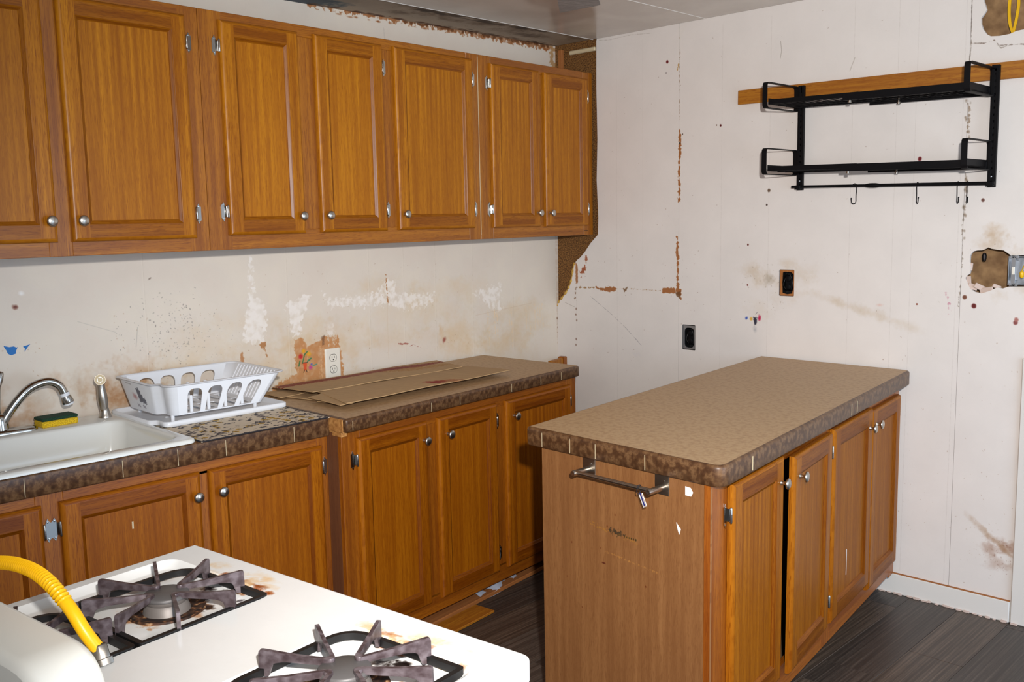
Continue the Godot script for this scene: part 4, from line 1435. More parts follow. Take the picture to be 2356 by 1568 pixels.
func build_base_cabinets() -> void:
	# sink base
	var a := thing("base_cabinet", "oak base cabinet under the white sink", "cabinet", Vector3(-1.93, 0, 0.65), 0.0, "oak base cabinets")
	carcass(a, -1.75, 0.008, 0.1, 0.70, 0.64, M.frame_b)
	face_frame(a, [[-1.75, 0.1, -1.70, 0.8325, true], [-0.97, 0.1, -0.895, 0.8325, true], [-0.495, 0.18, -0.45, 0.80, true], [-0.05, 0.1, 0.010, 0.8325, true], [-1.70, 0.79, -0.97, 0.8325, false], [-0.895, 0.79, -0.05, 0.8325, false], [-1.70, 0.1, -0.97, 0.19, false], [-0.895, 0.1, -0.05, 0.19, false]], 0.019, "frame_b")
	for d in [[-1.44, -0.957, 0, 1], [-0.909, -0.488, 1, -1], [-0.458, -0.036, 0, 1]]:
		var w: float = d[1] - d[0]
		var door := make_door(a, Vector3(d[0], 0.165, 0.001), w, 0.637, "b", true)
		add_knob(door, w - 0.02 if d[2] == 1 else 0.034, 0.564)
		add_hinge(door, w, 0.56, d[3])
		add_hinge(door, w, 0.08, d[3])
	var dash := mb()
	dash.box(Vector3(-0.710, 0.674, 0.0100), Vector3(-0.705, 0.696, 0.0108))
	obj(dash, "paint_drip", M.chip, a)
	var tk := mb(Vector3.RIGHT)
	tk.box(Vector3(-1.75, 0.0, -0.10), Vector3(0.01, 0.1, -0.07))
	obj(tk, "toe_kick", M.inside, a)
	var ta := worktop("worktop", "mottled brown worktop round the white sink, with a floral mat on it", PackedVector2Array([V(-3.6, 0.004), V(-1.945, 0.004), V(-1.938, 0.672), V(-3.6, 0.672)]), 0.9, 0.067, [0.0, 0.0, 0.004, 0.0], [PackedVector2Array([V(-3.235, 0.08), V(-2.44, 0.08), V(-2.44, 0.655), V(-3.235, 0.655)])], [-2.83], "brown laminate worktops")
	for x in [-2.93, -2.66, -2.49, -2.33, -2.08]:
		joint(ta, Vector3(x, 0, 0.672), Vector3(0, 0, 1), 0.838, 0.888)
	# corner base
	var n2 := Vector3(sin(B2_ANG), 0, cos(B2_ANG))
	var o2 := Vector3(-1.93, 0, 0.757) - n2 * 0.03
	var b := thing("base_cabinet", "three-door oak base cabinet under the cardboard-covered worktop", "cabinet", o2, B2_ANG, "oak base cabinets")
	carcass(b, 0.085, 1.40, 0.06, 0.846, 0.58, M.frame_b)
	var sd := mb(Vector3.UP)
	sd.box(Vector3(0.0015, 0.06, -0.075), Vector3(0.004, 0.846, -0.02))
	obj(sd, "side_panel", M.raw_side, b)
	face_frame(b, [[0.002, 0.056, 0.085, 0.852, true], [0.39, 0.12, 0.485, 0.80, true], [0.80, 0.12, 0.895, 0.80, true], [1.33, 0.056, 1.403, 0.848, true], [0.085, 0.80, 1.33, 0.85, false], [0.085, 0.056, 1.33, 0.13, false]], 0.019, "frame_b")
	for d in [[0.064, 0.411, 1, -1], [0.470, 0.822, 0, 1], [0.880, 1.345, 0, 1]]:
		var w: float = d[1] - d[0]
		var door := make_door(b, Vector3(d[0], 0.107, 0.001), w, 0.713, "b", d[0] > 0.8)
		add_knob(door, w - 0.022 if d[2] == 1 else 0.05, 0.643)
		add_hinge(door, w, 0.635, d[3])
		add_hinge(door, w, 0.075, d[3])
	var tb := worktop("worktop", "mottled brown worktop carrying the flattened cardboard", PackedVector2Array([V(-1.937, 0.09), V(-0.562, 0.004), V(-0.533, 0.616), V(-1.930, 0.758)]), 0.9, 0.048, [0.0, 0.0, 0.03, 0.012], [], [], "brown laminate worktops")
	for u in [0.03, 0.42, 0.58, 0.90, 1.10, 1.25]:
		var pt: Vector3 = Vector3(-1.930, 0, 0.758) + Vector3(1.397, 0, -0.142).normalized() * u
		joint(tb, pt, Vector3(0.101, 0, 0.995), 0.856, 0.889)
	# raw end of that worktop, never covered
	var rw := mb(Vector3.BACK)
	rw.box(Vector3(-1.9405, 0.853, 0.40), Vector3(-1.9375, 0.899, 0.752), 0.001)
	obj(rw, "raw_end", M.mdf, tb)
	var rw2 := mb(Vector3.BACK)
	rw2.box(Vector3(-1.936, 0.835, 0.66), Vector3(-1.912, 0.852, 0.735), 0.001)
	var sbo := obj(rw2, "support_block", M.mdf, b)
	sbo.transform = b.transform.affine_inverse()


func build_island() -> void:
	var n := Vector3(sin(IS_ANG), 0, cos(IS_ANG))
	var u := Vector3(cos(IS_ANG), 0, -sin(IS_ANG))
	var o := Vector3(-1.767, 0, 2.127) - n * 0.04
	var c := thing("island_cabinet", "oak island cabinet with four doors and a plain wooden end panel", "cabinet", o, IS_ANG, "oak base cabinets")
	carcass(c, 0.14, 1.72, 0.1, 0.876, 0.53, M.inside)
	# the end panel stands a little askew, in line with the worktop's end
	var xe := Transform3D(Basis(Vector3.UP, -0.0476), Vector3(-1.7545, 0, 2.0850))
	var ep := mb(Vector3.UP)
	ep.uvf = func(p: Vector3) -> Vector2: return Vector2((p.z + 0.614) / 0.6, 1.0 - p.y / 0.9)
	ep.box(Vector3(0.0, 0.0, -0.614), Vector3(0.0055, 0.877, 0.0))
	var epo := obj(ep, "end_panel", M.end_panel, c)
	epo.transform = Transform3D(Basis(Vector3.UP, IS_ANG), o).affine_inverse() * xe
	face_frame(c, [[0.018, 0.0, 0.135, 0.878, true], [0.89, 0.1, 0.965, 0.878, true], [1.70, 0.09, 1.765, 0.878, true], [0.135, 0.835, 0.89, 0.878, false], [0.965, 0.835, 1.70, 0.878, false], [0.135, 0.1, 0.89, 0.19, false], [0.965, 0.1, 1.70, 0.19, false]], 0.019, "frame_i")
	var scr := mb()
	scr.box(Vector3(1.107, 0.295, 0.0100), Vector3(1.112, 0.388, 0.0108))
	obj(scr, "white_scratch", M.paper, c)
	var tk := mb(Vector3.RIGHT)
	tk.box(Vector3(0.03, 0.0, -0.10), Vector3(1.72, 0.1, -0.08))
	obj(tk, "toe_kick", M.inside, c)
	# x0, width, y0, height, knob x, hinge side, opening angle
	for d in [[0.118, 0.362, 0.170, 0.690, 0.335, -1, 0.0], [0.502, 0.400, 0.180, 0.672, 0.045, 1, 0.05], [0.930, 0.428, 0.178, 0.674, 0.385, -1, 0.0], [1.352, 0.378, 0.155, 0.688, 0.045, 1, 0.0]]:
		var w: float = d[1]
		var door := make_door(c, Vector3(d[0], d[2], 0.001), w, d[3], "i", true, 0.058)
		add_knob(door, d[4], 0.785 - d[2])
		add_hinge(door, w, 0.775 - d[2], d[5])
		add_hinge(door, w, 0.08, d[5])
		if d[6] != 0.0:
			# swung about its right edge
			var ang: float = d[6]
			door.rotation.y = ang
			door.position = Vector3(d[0] + w - w * cos(ang), d[2], 0.001 + w * sin(ang))
			door.rotation.z = -0.014
			for k in door.get_children():
				if k.name.begins_with("hinge"):
					k.rotation.y = -ang
	var pts := PackedVector2Array([V(-1.767, 2.127), V(-1.733, 1.414), V(-0.004, 1.219), V(-0.004, 1.889)])
	var t := worktop("island_worktop", "mottled tan island worktop with a rounded dark edge band", pts, 0.935, 0.057, [0.045, 0.012, 0.008, 0.03])
	var e1 := Vector3(0.034, 0, -0.713).normalized()
	var n1 := Vector3(-0.713, 0, -0.034).normalized()
	for k in [0.645, 0.53, 0.43, 0.25]:
		joint(t, Vector3(-1.767, 0, 2.127) + e1 * k, n1, 0.882, 0.925, 0.002)
	var n3 := Vector3(0.134, 0, 0.991)
	for k in [0.19, 1.03, 1.09]:
		joint(t, Vector3(-1.767, 0, 2.127) + u * k * 0.999 + n3 * 0.0005, n3, 0.885, 0.924, 0.003)
	# towel bar on the end panel
	var xf := Transform3D(Basis(Vector3.UP, -0.0476), Vector3(-1.7545, 0, 2.0850))
	var xc := Transform3D(Basis(Vector3.UP, IS_ANG), o)
	var tw := thing("towel_bar", "brushed steel towel bar on two flat brackets under the island worktop", "towel bar", xf * Vector3(-0.0002, 0.85, -0.288), -0.0476)
	for z in [-0.132, 0.132]:
		var br := mb()
		br.box(Vector3(-0.0022, -0.027, z - 0.024), Vector3(0.0, 0.027, z + 0.024), 0.0006)
		var bo := obj(br, "bracket", M.steel, tw)
		var sc := mb()
		sc.lathe([V(0.003, 0.0), V(0.0028, 0.0012), V(0.0, 0.0018)], Transform3D(Basis(Vector3.BACK, PI / 2), Vector3(-0.0022, 0.012, z + 0.008)), 8)
		obj(sc, "screw", M.chrome, bo)
		var po := mb()
		po.lathe([V(0.0085, 0.0), V(0.0085, 0.062), V(0.0078, 0.0645), V(0.005, 0.0648), V(0.0, 0.064)], Transform3D(Basis(Vector3.BACK, PI / 2), Vector3(-0.0022, -0.006, z - (0.004 if z < 0 else -0.004))), 18)
		obj(po, "post", M.nickel, tw)
	var ba := mb()
	ba.lathe([V(0.006, -0.140), V(0.006, 0.140)], Transform3D(Basis(Vector3.RIGHT, PI / 2), Vector3(-0.054, -0.004, 0.0)), 16)
	obj(ba, "bar", M.nickel, tw)
	var tg := thing("price_tag", "small clear plastic tag hanging from the towel bar on a dark loop", "tag", xf * Vector3(-0.0543, 0.8475, -0.192), -0.0476)
	var lp := mb()
	var lpts := []
	for k in 13:
		var a := TAU * k / 12
		lpts.append(Vector3(cos(a) * 0.0085, -0.006 + sin(a) * 0.013, 0.002 * sin(a)))
	lp.tube(lpts, 0.0013, 6, false)
	obj(lp, "loop", M.binding, tg)
	var cl := mb()
	cl.box(Vector3(-0.001, -0.055, -0.007), Vector3(0.001, -0.018, 0.007), 0.0005, Transform3D(Basis(Vector3.RIGHT, -0.45), Vector3(0, 0.0, -0.002)))
	obj(cl, "clear_card", M.clear_tag, tg)
	var st := mb()
	st.box(Vector3(-0.0018, -0.052, -0.002), Vector3(-0.0012, -0.016, 0.0025), 0.0003, Transform3D(Basis(Vector3.RIGHT, -0.45), Vector3(0, 0.0, -0.002)))
	obj(st, "dark_stripe", M.blue_box, tg)
	# scraps of white paper stuck to the end panel
	for k in [[0.849, -0.069, [V(-0.011, -0.012), V(0.008, -0.012), V(0.014, -0.001), V(0.006, 0.011), V(-0.011, 0.012)], "square scrap of white paper stuck to the island end panel by the towel bar"], [0.743, -0.102, [V(-0.007, 0.014), V(0.008, -0.002), V(0.003, -0.018), V(-0.002, -0.006)], "small pointed scrap of white paper stuck lower on the island end panel"]]:
		var pm := mb()
		pm.plate(PackedVector2Array(k[2]), 0.0, 0.0008)
		var po2 := obj(pm, "paper_scrap", M.paper)
		tag(po2, k[3], "paper scrap", "paper scraps on the island")
		po2.position = xf * Vector3(-0.0002, k[0], k[1])
		po2.rotation = Vector3(0, -0.0476 - PI / 2, 0)
	# something blue in the open gap
	var bx := thing("blue_box", "dark blue box glimpsed in the gap beside the ajar island door", "box", xc * Vector3(0.50, 0.115, -0.16), IS_ANG)
	var bm := mb()
	bm.box(Vector3(-0.08, 0.30, -0.08), Vector3(0.08, 0.68, 0.08), 0.004)
	obj(bm, "carton", M.blue_box, bx)
	var bm2 := mb()
	bm2.box(Vector3(-0.075, 0.0, -0.075), Vector3(0.075, 0.30, 0.075), 0.004)
	obj(bm2, "lower_carton", M.paper, bx)


# ---------------------------------------------------------------- sink and what stands round it
func build_sink_area() -> void:
	var s := mb()
	var rings := []
	var o := [-3.27, 0.045, -2.425, 0.680]
	var inn := [-3.21, 0.200, -2.458, 0.632]
	var rr := func(b: Array, d: float, r: float, y: float) -> PackedVector3Array:
		return ring3(rrect(b[0] + d, b[1] + d, b[2] - d, b[3] - d, r, 6), y)
	rings.append(rr.call(o, 0.0, 0.03, 0.9005))
	rings.append(rr.call(o, 0.0, 0.03, 0.906))
	rings.append(rr.call(o, 0.0025, 0.028, 0.911))
	rings.append(rr.call(o, 0.008, 0.024, 0.9135))
	rings.append(rr.call(o, 0.014, 0.02, 0.914))
	rings.append(rr.call(inn, -0.006, 0.05, 0.914))
	rings.append(rr.call(inn, -0.001, 0.05, 0.912))
	rings.append(rr.call(inn, 0.003, 0.05, 0.906))
	rings.append(rr.call(inn, 0.016, 0.055, 0.80))
	rings.append(rr.call(inn, 0.028, 0.06, 0.745))
	rings.append(rr.call(inn, 0.045, 0.06, 0.732))
	rings.append(rr.call(inn, 0.08, 0.06, 0.728))
	rings.append(rr.call(inn, 0.20, 0.01, 0.726))
	s.loft(rings, true, false, true, 0.2)
	var sk := tag(obj(s, "sink", M.sink), "white enamelled drop-in sink with a raised rim", "sink") as MeshInstance3D
	var dr := mb()
	dr.lathe([V(0.0, 0.7275), V(0.036, 0.7275), V(0.042, 0.7285), V(0.043, 0.727)], Transform3D(Basis(), Vector3(-2.84, 0, 0.41)), 24)
	obj(dr, "drain", M.chrome, sk)
	# faucet
	var f := thing("faucet", "chrome kitchen faucet with a curved spout over the sink", "faucet", Vector3(-2.81, 0.914, 0.128))
	var bp := mb()
	var brs := []
	for q in [[0.0, 0.0], [0.0, 0.006], [0.006, 0.011], [0.02, 0.014]]:
		brs.append(ring3(rrect(-0.115 + q[0], -0.03 + q[0], 0.108 - q[0], 0.03 - q[0], maxf(0.029 - q[0], 0.004), 6), q[1]))
	bp.loft(brs, true, false, true)
	obj(bp, "base_plate", M.chrome, f)
	var bd := mb()
	bd.lathe([V(0.026, 0.012), V(0.024, 0.03), V(0.022, 0.05), V(0.016, 0.062), V(0.0, 0.066)], Transform3D(Basis(), Vector3(0, 0, -0.008)), 20)
	obj(bd, "body", M.chrome, f)
	var sp := mb()
	var path := smooth_path([Vector3(0.0, 0.022, 0.0), Vector3(0.018, 0.055, 0.0), Vector3(0.058, 0.105, 0.002), Vector3(0.098, 0.138, 0.004), Vector3(0.148, 0.150, 0.006), Vector3(0.182, 0.134, 0.008), Vector3(0.197, 0.104, 0.009)], 6)
	sp.tube(path, 0.0138, 16)
	obj(sp, "spout", M.chrome, f)
	var ax := along(Vector3(0.30, -1.0, 0.03), Vector3(0.197, 0.106, 0.009))
	var ae := mb()
	ae.lathe([V(0.0148, 0.0), V(0.0152, 0.011)], ax, 20)
	obj(ae, "white_collar", M.plastic, f)
	var ah := mb()
	ah.lathe([V(0.0150, 0.011), V(0.0172, 0.018), V(0.0192, 0.032), V(0.0185, 0.036)], ax, 20)
	obj(ah, "aerator", M.chrome, f)
	var at := mb()
	at.lathe([V(0.0178, 0.034), V(0.0168, 0.042), V(0.012, 0.044), V(0.0, 0.0435)], ax, 20)
	obj(at, "aerator_tip", M.plastic, f)
	var hd := mb()
	hd.tube(smooth_path([Vector3(-0.01, 0.06, -0.01), Vector3(-0.012, 0.10, -0.012), Vector3(0.0, 0.14, -0.02), Vector3(0.012, 0.165, -0.026), Vector3(0.022, 0.195, -0.03)], 4), [0.014, 0.016, 0.017, 0.0175, 0.018, 0.0175, 0.017, 0.015, 0.013, 0.012, 0.0115, 0.011, 0.011, 0.011, 0.0105, 0.010, 0.007], 12)
	obj(hd, "lever_handle", M.chrome, f)
	# side sprayer
	var y := thing("side_sprayer", "brushed nickel side sprayer standing on the sink deck", "sprayer", Vector3(-2.478, 0.9135, 0.122))
	var sb := mb()
	sb.lathe([V(0.0225, 0.0), V(0.0225, 0.002), V(0.0195, 0.008), V(0.0155, 0.02), V(0.0135, 0.030), V(0.0142, 0.0315)], Transform3D(), 22)
	obj(sb, "base", M.nickel, y)
	var tl := Transform3D(Basis(Vector3.BACK, 0.07), Vector3(0, 0.0, 0))
	var sg := mb()
	sg.lathe([V(0.0135, 0.030), V(0.0150, 0.045), V(0.0165, 0.062), V(0.0160, 0.080), V(0.0138, 0.098), V(0.0130, 0.112), V(0.0142, 0.124)], tl, 22)
	obj(sg, "grip", M.nickel, y)
	var hx := along(Vector3(-0.35, 0.22, 0.9), Vector3(-0.0085, 0.130, 0.0))
	var sh := mb()
	sh.lathe([V(0.010, -0.020), V(0.0165, -0.012), V(0.0192, 0.004), V(0.0192, 0.016), V(0.0178, 0.0185)], hx, 24)
	obj(sh, "spray_head", M.nickel, y)
	var sf := mb()
	sf.lathe([V(0.0178, 0.018), V(0.0172, 0.0195), V(0.0105, 0.020), V(0.0098, 0.0185), V(0.0078, 0.0185), V(0.0072, 0.0205), V(0.0, 0.021)], hx, 24)
	obj(sf, "spray_face", M.chip, y)
	# sponge
	var g := thing("sponge", "yellow sponge with a green scouring side up, on the sink deck", "sponge", Vector3(-2.638, 0.9142, 0.118), 0.05)
	var g1 := mb()
	g1.box(Vector3(-0.058, 0.0, -0.034), Vector3(0.058, 0.021, 0.034), 0.003)
	obj(g1, "foam", M.sponge_y, g)
	var g2 := mb()
	g2.box(Vector3(-0.0585, 0.021, -0.0345), Vector3(0.0585, 0.032, 0.0345), 0.003)
	obj(g2, "scouring_pad", M.sponge_g, g)
	# mat
	var mt := thing("drying_mat", "thin floral drying mat with dark binding under the dish rack", "mat", Vector3(-2.19, 0.9005, 0.37))
	var mm := mb()
	mm.uvf = func(p: Vector3) -> Vector2: return Vector2(0.5 + p.x / 0.5, 0.5 + p.z / 0.68)
	var quad := PackedVector2Array([V(-0.215, -0.325), V(0.238, -0.29), V(0.240, 0.322), V(-0.232, 0.325)])
	mm.loft([ring3(quad, 0.0), ring3(quad, 0.003), ring3(inset_poly(quad, 0.004), 0.0042)], true, false, true, 0.9)
	obj(mm, "printed_cloth", mat(c8(216, 200, 176), 0.85, 0.0, mat_texture()), mt)
	var bp2 := []
	for q in round_poly(quad, 0.012, 4):
		bp2.append(Vector3(q.x, 0.0024, q.y))
	bp2.append(bp2[0])
	var bi := mb()
	bi.tube(bp2, 0.0024, 6, false)
	obj(bi, "binding", M.binding, mt)
	# blue tape left on the wall
	for k in [[-2.718, 1.162, [V(-0.026, 0.018), V(-0.008, 0.012), V(0.006, 0.013), V(0.014, 0.008), V(0.018, 0.010), V(0.012, -0.002), V(0.010, -0.012), V(-0.004, -0.016), V(-0.014, -0.010), V(-0.018, 0.002)], "larger torn bit of blue tape on the wall above the sink"], [-2.672, 1.165, [V(-0.008, -0.012), V(-0.006, 0.0), V(-0.012, 0.006), V(0.0, 0.009), V(0.012, 0.012), V(0.004, 0.004), V(-0.002, -0.004)], "smaller torn bit of blue tape on the wall above the sink"]]:
		var tm := mb()
		tm.plate(PackedVector2Array(k[2]), 0.0, 0.0006)
		var to := obj(tm, "tape_scrap", M.tape)
		tag(to, k[3], "tape", "bits of blue tape")
		to.position = Vector3(k[0], k[1], 0.0004)
	# socket in its white plate
	var so := thing("wall_outlet", "white double socket on the torn wallpaper behind the cardboard", "outlet", Vector3(-1.450, 0.964, 0.0))
	var pm := mb()
	var fr := []
	for q in [[0.0, 0.0], [0.0, 0.003], [0.002, 0.0055], [0.006, 0.0065]]:
		var rp := PackedVector3Array()
		for c in rrect(-0.039 + q[0], -0.066 + q[0], 0.039 - q[0], 0.066 - q[0], 0.006, 3):
			rp.append(Vector3(c.x, c.y, q[1]))
		fr.append(rp)
	pm.loft(fr, true, false, true, 0.8)
	obj(pm, "cover_plate", M.outlet, so)
	for yy in [0.025, -0.025]:
		var f1 := mb()
		var oval := PackedVector2Array()
		for p in rrect(-0.0165, -0.0145, 0.0165, 0.0145, 0.012, 5):
			oval.append(p)
		f1.plate(oval, 0.006, 0.0078)
		var fo := obj(f1, "socket_face", M.outlet, so)
		fo.position.y = yy
		var ring := mb()
		var rp2 := []
		for p in oval:
			rp2.append(Vector3(p.x * 1.06, p.y * 1.06, 0.0066))
		rp2.append(rp2[0])
		ring.tube(rp2, 0.0009, 5, false)
		obj(ring, "face_gap", M.dark, fo)
		var sl := mb()
		sl.box(Vector3(-0.0072, -0.001, 0.0074), Vector3(-0.0052, 0.008, 0.0081))
		sl.box(Vector3(0.0052, -0.001, 0.0074), Vector3(0.0070, 0.007, 0.0081))
		sl.plate(arc(V(0, -0.0075), 0.0028, 0, PI * 1.9, 8), 0.0074, 0.0081)
		obj(sl, "slots", M.dark, fo)
	var sc := mb()
	sc.lathe([V(0.003, 0.0064), V(0.0026, 0.0076), V(0.0, 0.008)], Transform3D(Basis(Vector3.RIGHT, PI / 2), Vector3.ZERO), 8)
	obj(sc, "screw", M.outlet, so)
	# offcut of trim standing in the corner behind the worktop
	var oc := thing("wood_offcut", "short offcut of brown wood standing at the wall behind the worktop end", "wood offcut", Vector3(-0.115, 0.0, 0.115), 0.2)
	var om := mb(Vector3.UP)
	om.box(Vector3(-0.10, 0.0, -0.012), Vector3(0.015, 0.838, 0.012), 0.002)
	obj(om, "board", M.pine, oc)
	var om2 := mb(Vector3.UP)
	om2.box(Vector3(0.015, 0.0, -0.02), Vector3(0.045, 0.845, 0.02), 0.004)
	obj(om2, "edge_strip", M.frame_b, oc)


# ---------------------------------------------------------------- dish rack and its tray
func rack_outline(x0: float, x1: float, z0: float, z1: float, r: float, notch: float) -> PackedVector2Array:
	# counter-clockwise in xz, with a groove near the front of the left end
	var p := PackedVector2Array()
	p.append_array(arc(V(x1 - r, z0 + r), r, -PI / 2, 0, 5))
	p.append_array(arc(V(x1 - r, z1 - r), r, 0, PI / 2, 5))
	p.append_array(arc(V(x0 + r + notch, z1 - r), r, PI / 2, PI, 5))
	var zc := z1 - r - 0.03
	p.append(V(x0 + notch, zc + 0.012))
	p.append(V(x0 + notch + 0.004, zc))
	p.append(V(x0 + notch - 0.002, zc - 0.012))
	p.append(V(x0 + 0.006, zc - 0.022))
	p.append(V(x0, zc - 0.034))
	p.append(V(x0, z0 + r + 0.01))
	p.append_array(arc(V(x0 + r, z0 + r), r, PI, 1.5 * PI, 5))
	return p


func build_dish_rack() -> void:
	var tr := thing("drip_tray", "white plastic drip tray under the dish rack", "tray", Vector3(-2.19, 0.9052, 0.26))
	var tm := mb()
	var rs := []
	for q in [[0.010, 0.0], [0.0, 0.004], [0.0, 0.018], [0.003, 0.0205], [0.006, 0.0185], [0.010, 0.008], [0.02, 0.0045], [0.06, 0.004]]:
		rs.append(ring3(rack_outline(-0.245 + q[0], 0.24 - q[0], -0.20 + q[0], 0.178 - q[0], 0.022, 0.022), q[1]))
	tm.loft(rs, true, true, true, 0.3)
	obj(tm, "tray_body", M.plastic, tr)
	for k in 3:
		var rb := mb()
		rb.box(Vector3(-0.15, 0.0045, 0.11 - k * 0.09), Vector3(0.20, 0.0085, 0.116 - k * 0.09), 0.0015)
		obj(rb, "rib", M.plastic, tr)
	# the basket
	var d := thing("dish_rack", "white plastic dish rack with arched side windows standing in its tray", "dish rack", Vector3(-2.19, 0.9108, 0.245), -0.02)
	var yb := 0.022
	var yt := 0.128
	# bottom outline and rim outline
	var b := [-0.195, 0.165, -0.145, 0.150]
	var t := [-0.218, 0.232, -0.178, 0.182]
	var lerp_o := func(f: float, out: float) -> PackedVector2Array:
		return rack_outline(lerpf(b[0], t[0], f) - out, lerpf(b[1], t[1], f) + out, lerpf(b[2], t[2], f) - out, lerpf(b[3], t[3], f) + out, lerpf(0.022, 0.03, f), 0.024)
	# end walls and corners: the outline without its long straight sides
	var n: int = lerp_o.call(0.0, 0.0).size()
	for span in [[12, n - 1, "end_wall"], [0, 11, "end_wall"]]:
		var em := mb()
		if span[1] == n - 1:
			em.uvf = func(p: Vector3) -> Vector2: return Vector2(clampf((p.z + 0.11) / 0.2, 0.0, 1.0), clampf(1.05 - (p.y - 0.02) / 0.1, 0.0, 1.0))
		var rings := []
		for q in [[0.0, 0.0], [0.5, 0.0], [1.0, 0.0], [1.0, -0.003], [0.5, -0.003], [0.0, -0.003]]:
			var o: PackedVector2Array = lerp_o.call(q[0], q[1])
			var part := PackedVector3Array()
			for k in range(span[0], span[1] + 1):
				part.append(Vector3(o[k].x, lerpf(yb, yt, q[0]), o[k].y))
			rings.append(part)
		em.loft(rings, false, false, false, 0.3)
		var lm: Material = M.plastic
		if span[1] == n - 1:
			lm = mat(c8(226, 228, 232), 0.38, 0.0, label_texture())
			lm.texture_repeat = false
		obj(em, span[2], lm, d)
	# ribs inside the right end
	for k in 13:
		var rb := mb()
		var z: float = -0.125 + k * 0.0215
		rb.box(Vector3(-0.003, 0.0, -0.0022), Vector3(0.003, 0.118, 0.0022), 0.001, Transform3D(Basis(Vector3.BACK, -0.56), Vector3(0.165, yb + 0.004, z)))
		obj(rb, "plate_rib", M.plastic, d)
	# long walls with four arched windows each
	for s in [1.0, -1.0]:
		var o0: PackedVector2Array = lerp_o.call(0.0, 0.0)
		var zz0: float = b[3] if s > 0 else b[2]
		var zz1: float = t[3] if s > 0 else t[2]
		var xa0: float = (b[0] + 0.046) if s > 0 else (b[0] + 0.022)
		var xa1: float = (t[0] + 0.054) if s > 0 else (t[0] + 0.03)
		var xb0: float = b[1] - 0.022
		var xb1: float = t[1] - 0.03
		var holes := []
		var cuts := []
		for k in 4:
			var x0 := 0.10 + k * 0.215
			var w := 0.155
			var hp := PackedVector2Array([V(x0, 0.04), V(x0 + w, 0.04)])
			hp.append_array(arc(V(x0 + w - 0.06, 0.62), 0.06, 0, PI / 2, 4))
			hp.append_array(arc(V(x0 + 0.06, 0.62), 0.06, PI / 2, PI, 4))
			# the arc is drawn in wall units; stretch it to look round
			for e in hp.size():
				if hp[e].y > 0.62:
					hp[e].y = 0.62 + (hp[e].y - 0.62) * 3.6
			holes.append(hp)
			cuts.append(x0 + w / 2)
		var wm := mb()
		var f := func(p: Vector2, dep: float) -> Vector3:
			var x := lerpf(lerpf(xa0, xb0, p.x), lerpf(xa1, xb1, p.x), p.y)
			var z: float = lerpf(zz0, zz1, p.y) - s * dep * 0.003
			return Vector3(x, lerpf(yb, yt, p.y), z)
		wm.panel(pieces_of(PackedVector2Array([V(0, 0), V(1, 0), V(1, 1), V(0, 1)]), holes, cuts), f, cuts)
		obj(wm, "window_wall", M.plastic, d)
		for k in 4:
			var c: Vector3 = f.call(V(0.10 + k * 0.215 + 0.078, 0.0), 0.0)
			var pg := mb()
			pg.box(Vector3(-0.0055, 0.0, -0.004), Vector3(0.0055, 0.058, 0.004), 0.002)
			var po := obj(pg, "peg", M.plastic, d)
			po.position = c + Vector3(0.0, 0.002, -s * 0.016)
	# rim
	var rm := mb()
	var rr := []
	for q in [[0.0, -0.004, 0.0], [0.0, 0.007, 0.0], [0.0, 0.009, 0.0025], [0.0, 0.007, 0.005], [0.0, -0.002, 0.005], [0.0, -0.004, 0.0]]:
		rr.append(ring3(lerp_o.call(1.0, q[1]), yt - 0.002 + q[2]))
	rm.loft(rr, true, false, false, 0.3)
	obj(rm, "rim", M.plastic, d)
	# slotted bottom
	var bm := mb()
	var ob: PackedVector2Array = lerp_o.call(0.0, -0.001)
	var bh := []
	var bc := []
	for k in 7:
		var x0 := -0.15 + k * 0.043
		bh.append(rrect(x0, -0.12, x0 + 0.026, -0.01, 0.006, 2))
		bh.append(rrect(x0, 0.01, x0 + 0.026, 0.12, 0.006, 2))
		bc.append(x0 + 0.013)
	bm.panel(pieces_of(ob, bh, bc), func(p: Vector2, dep: float) -> Vector3: return Vector3(p.x, yb + 0.003 - dep * 0.003, p.y), bc)
	obj(bm, "slotted_bottom", M.plastic, d)
	for x in [-0.165, 0.14]:
		for z in [-0.125, 0.135]:
			var fm := mb()
			fm.lathe([V(0.0065, 0.0), V(0.0068, 0.0235)], Transform3D(Basis(), Vector3(x, 0, z)), 12)
			obj(fm, "foot", M.plastic, d)


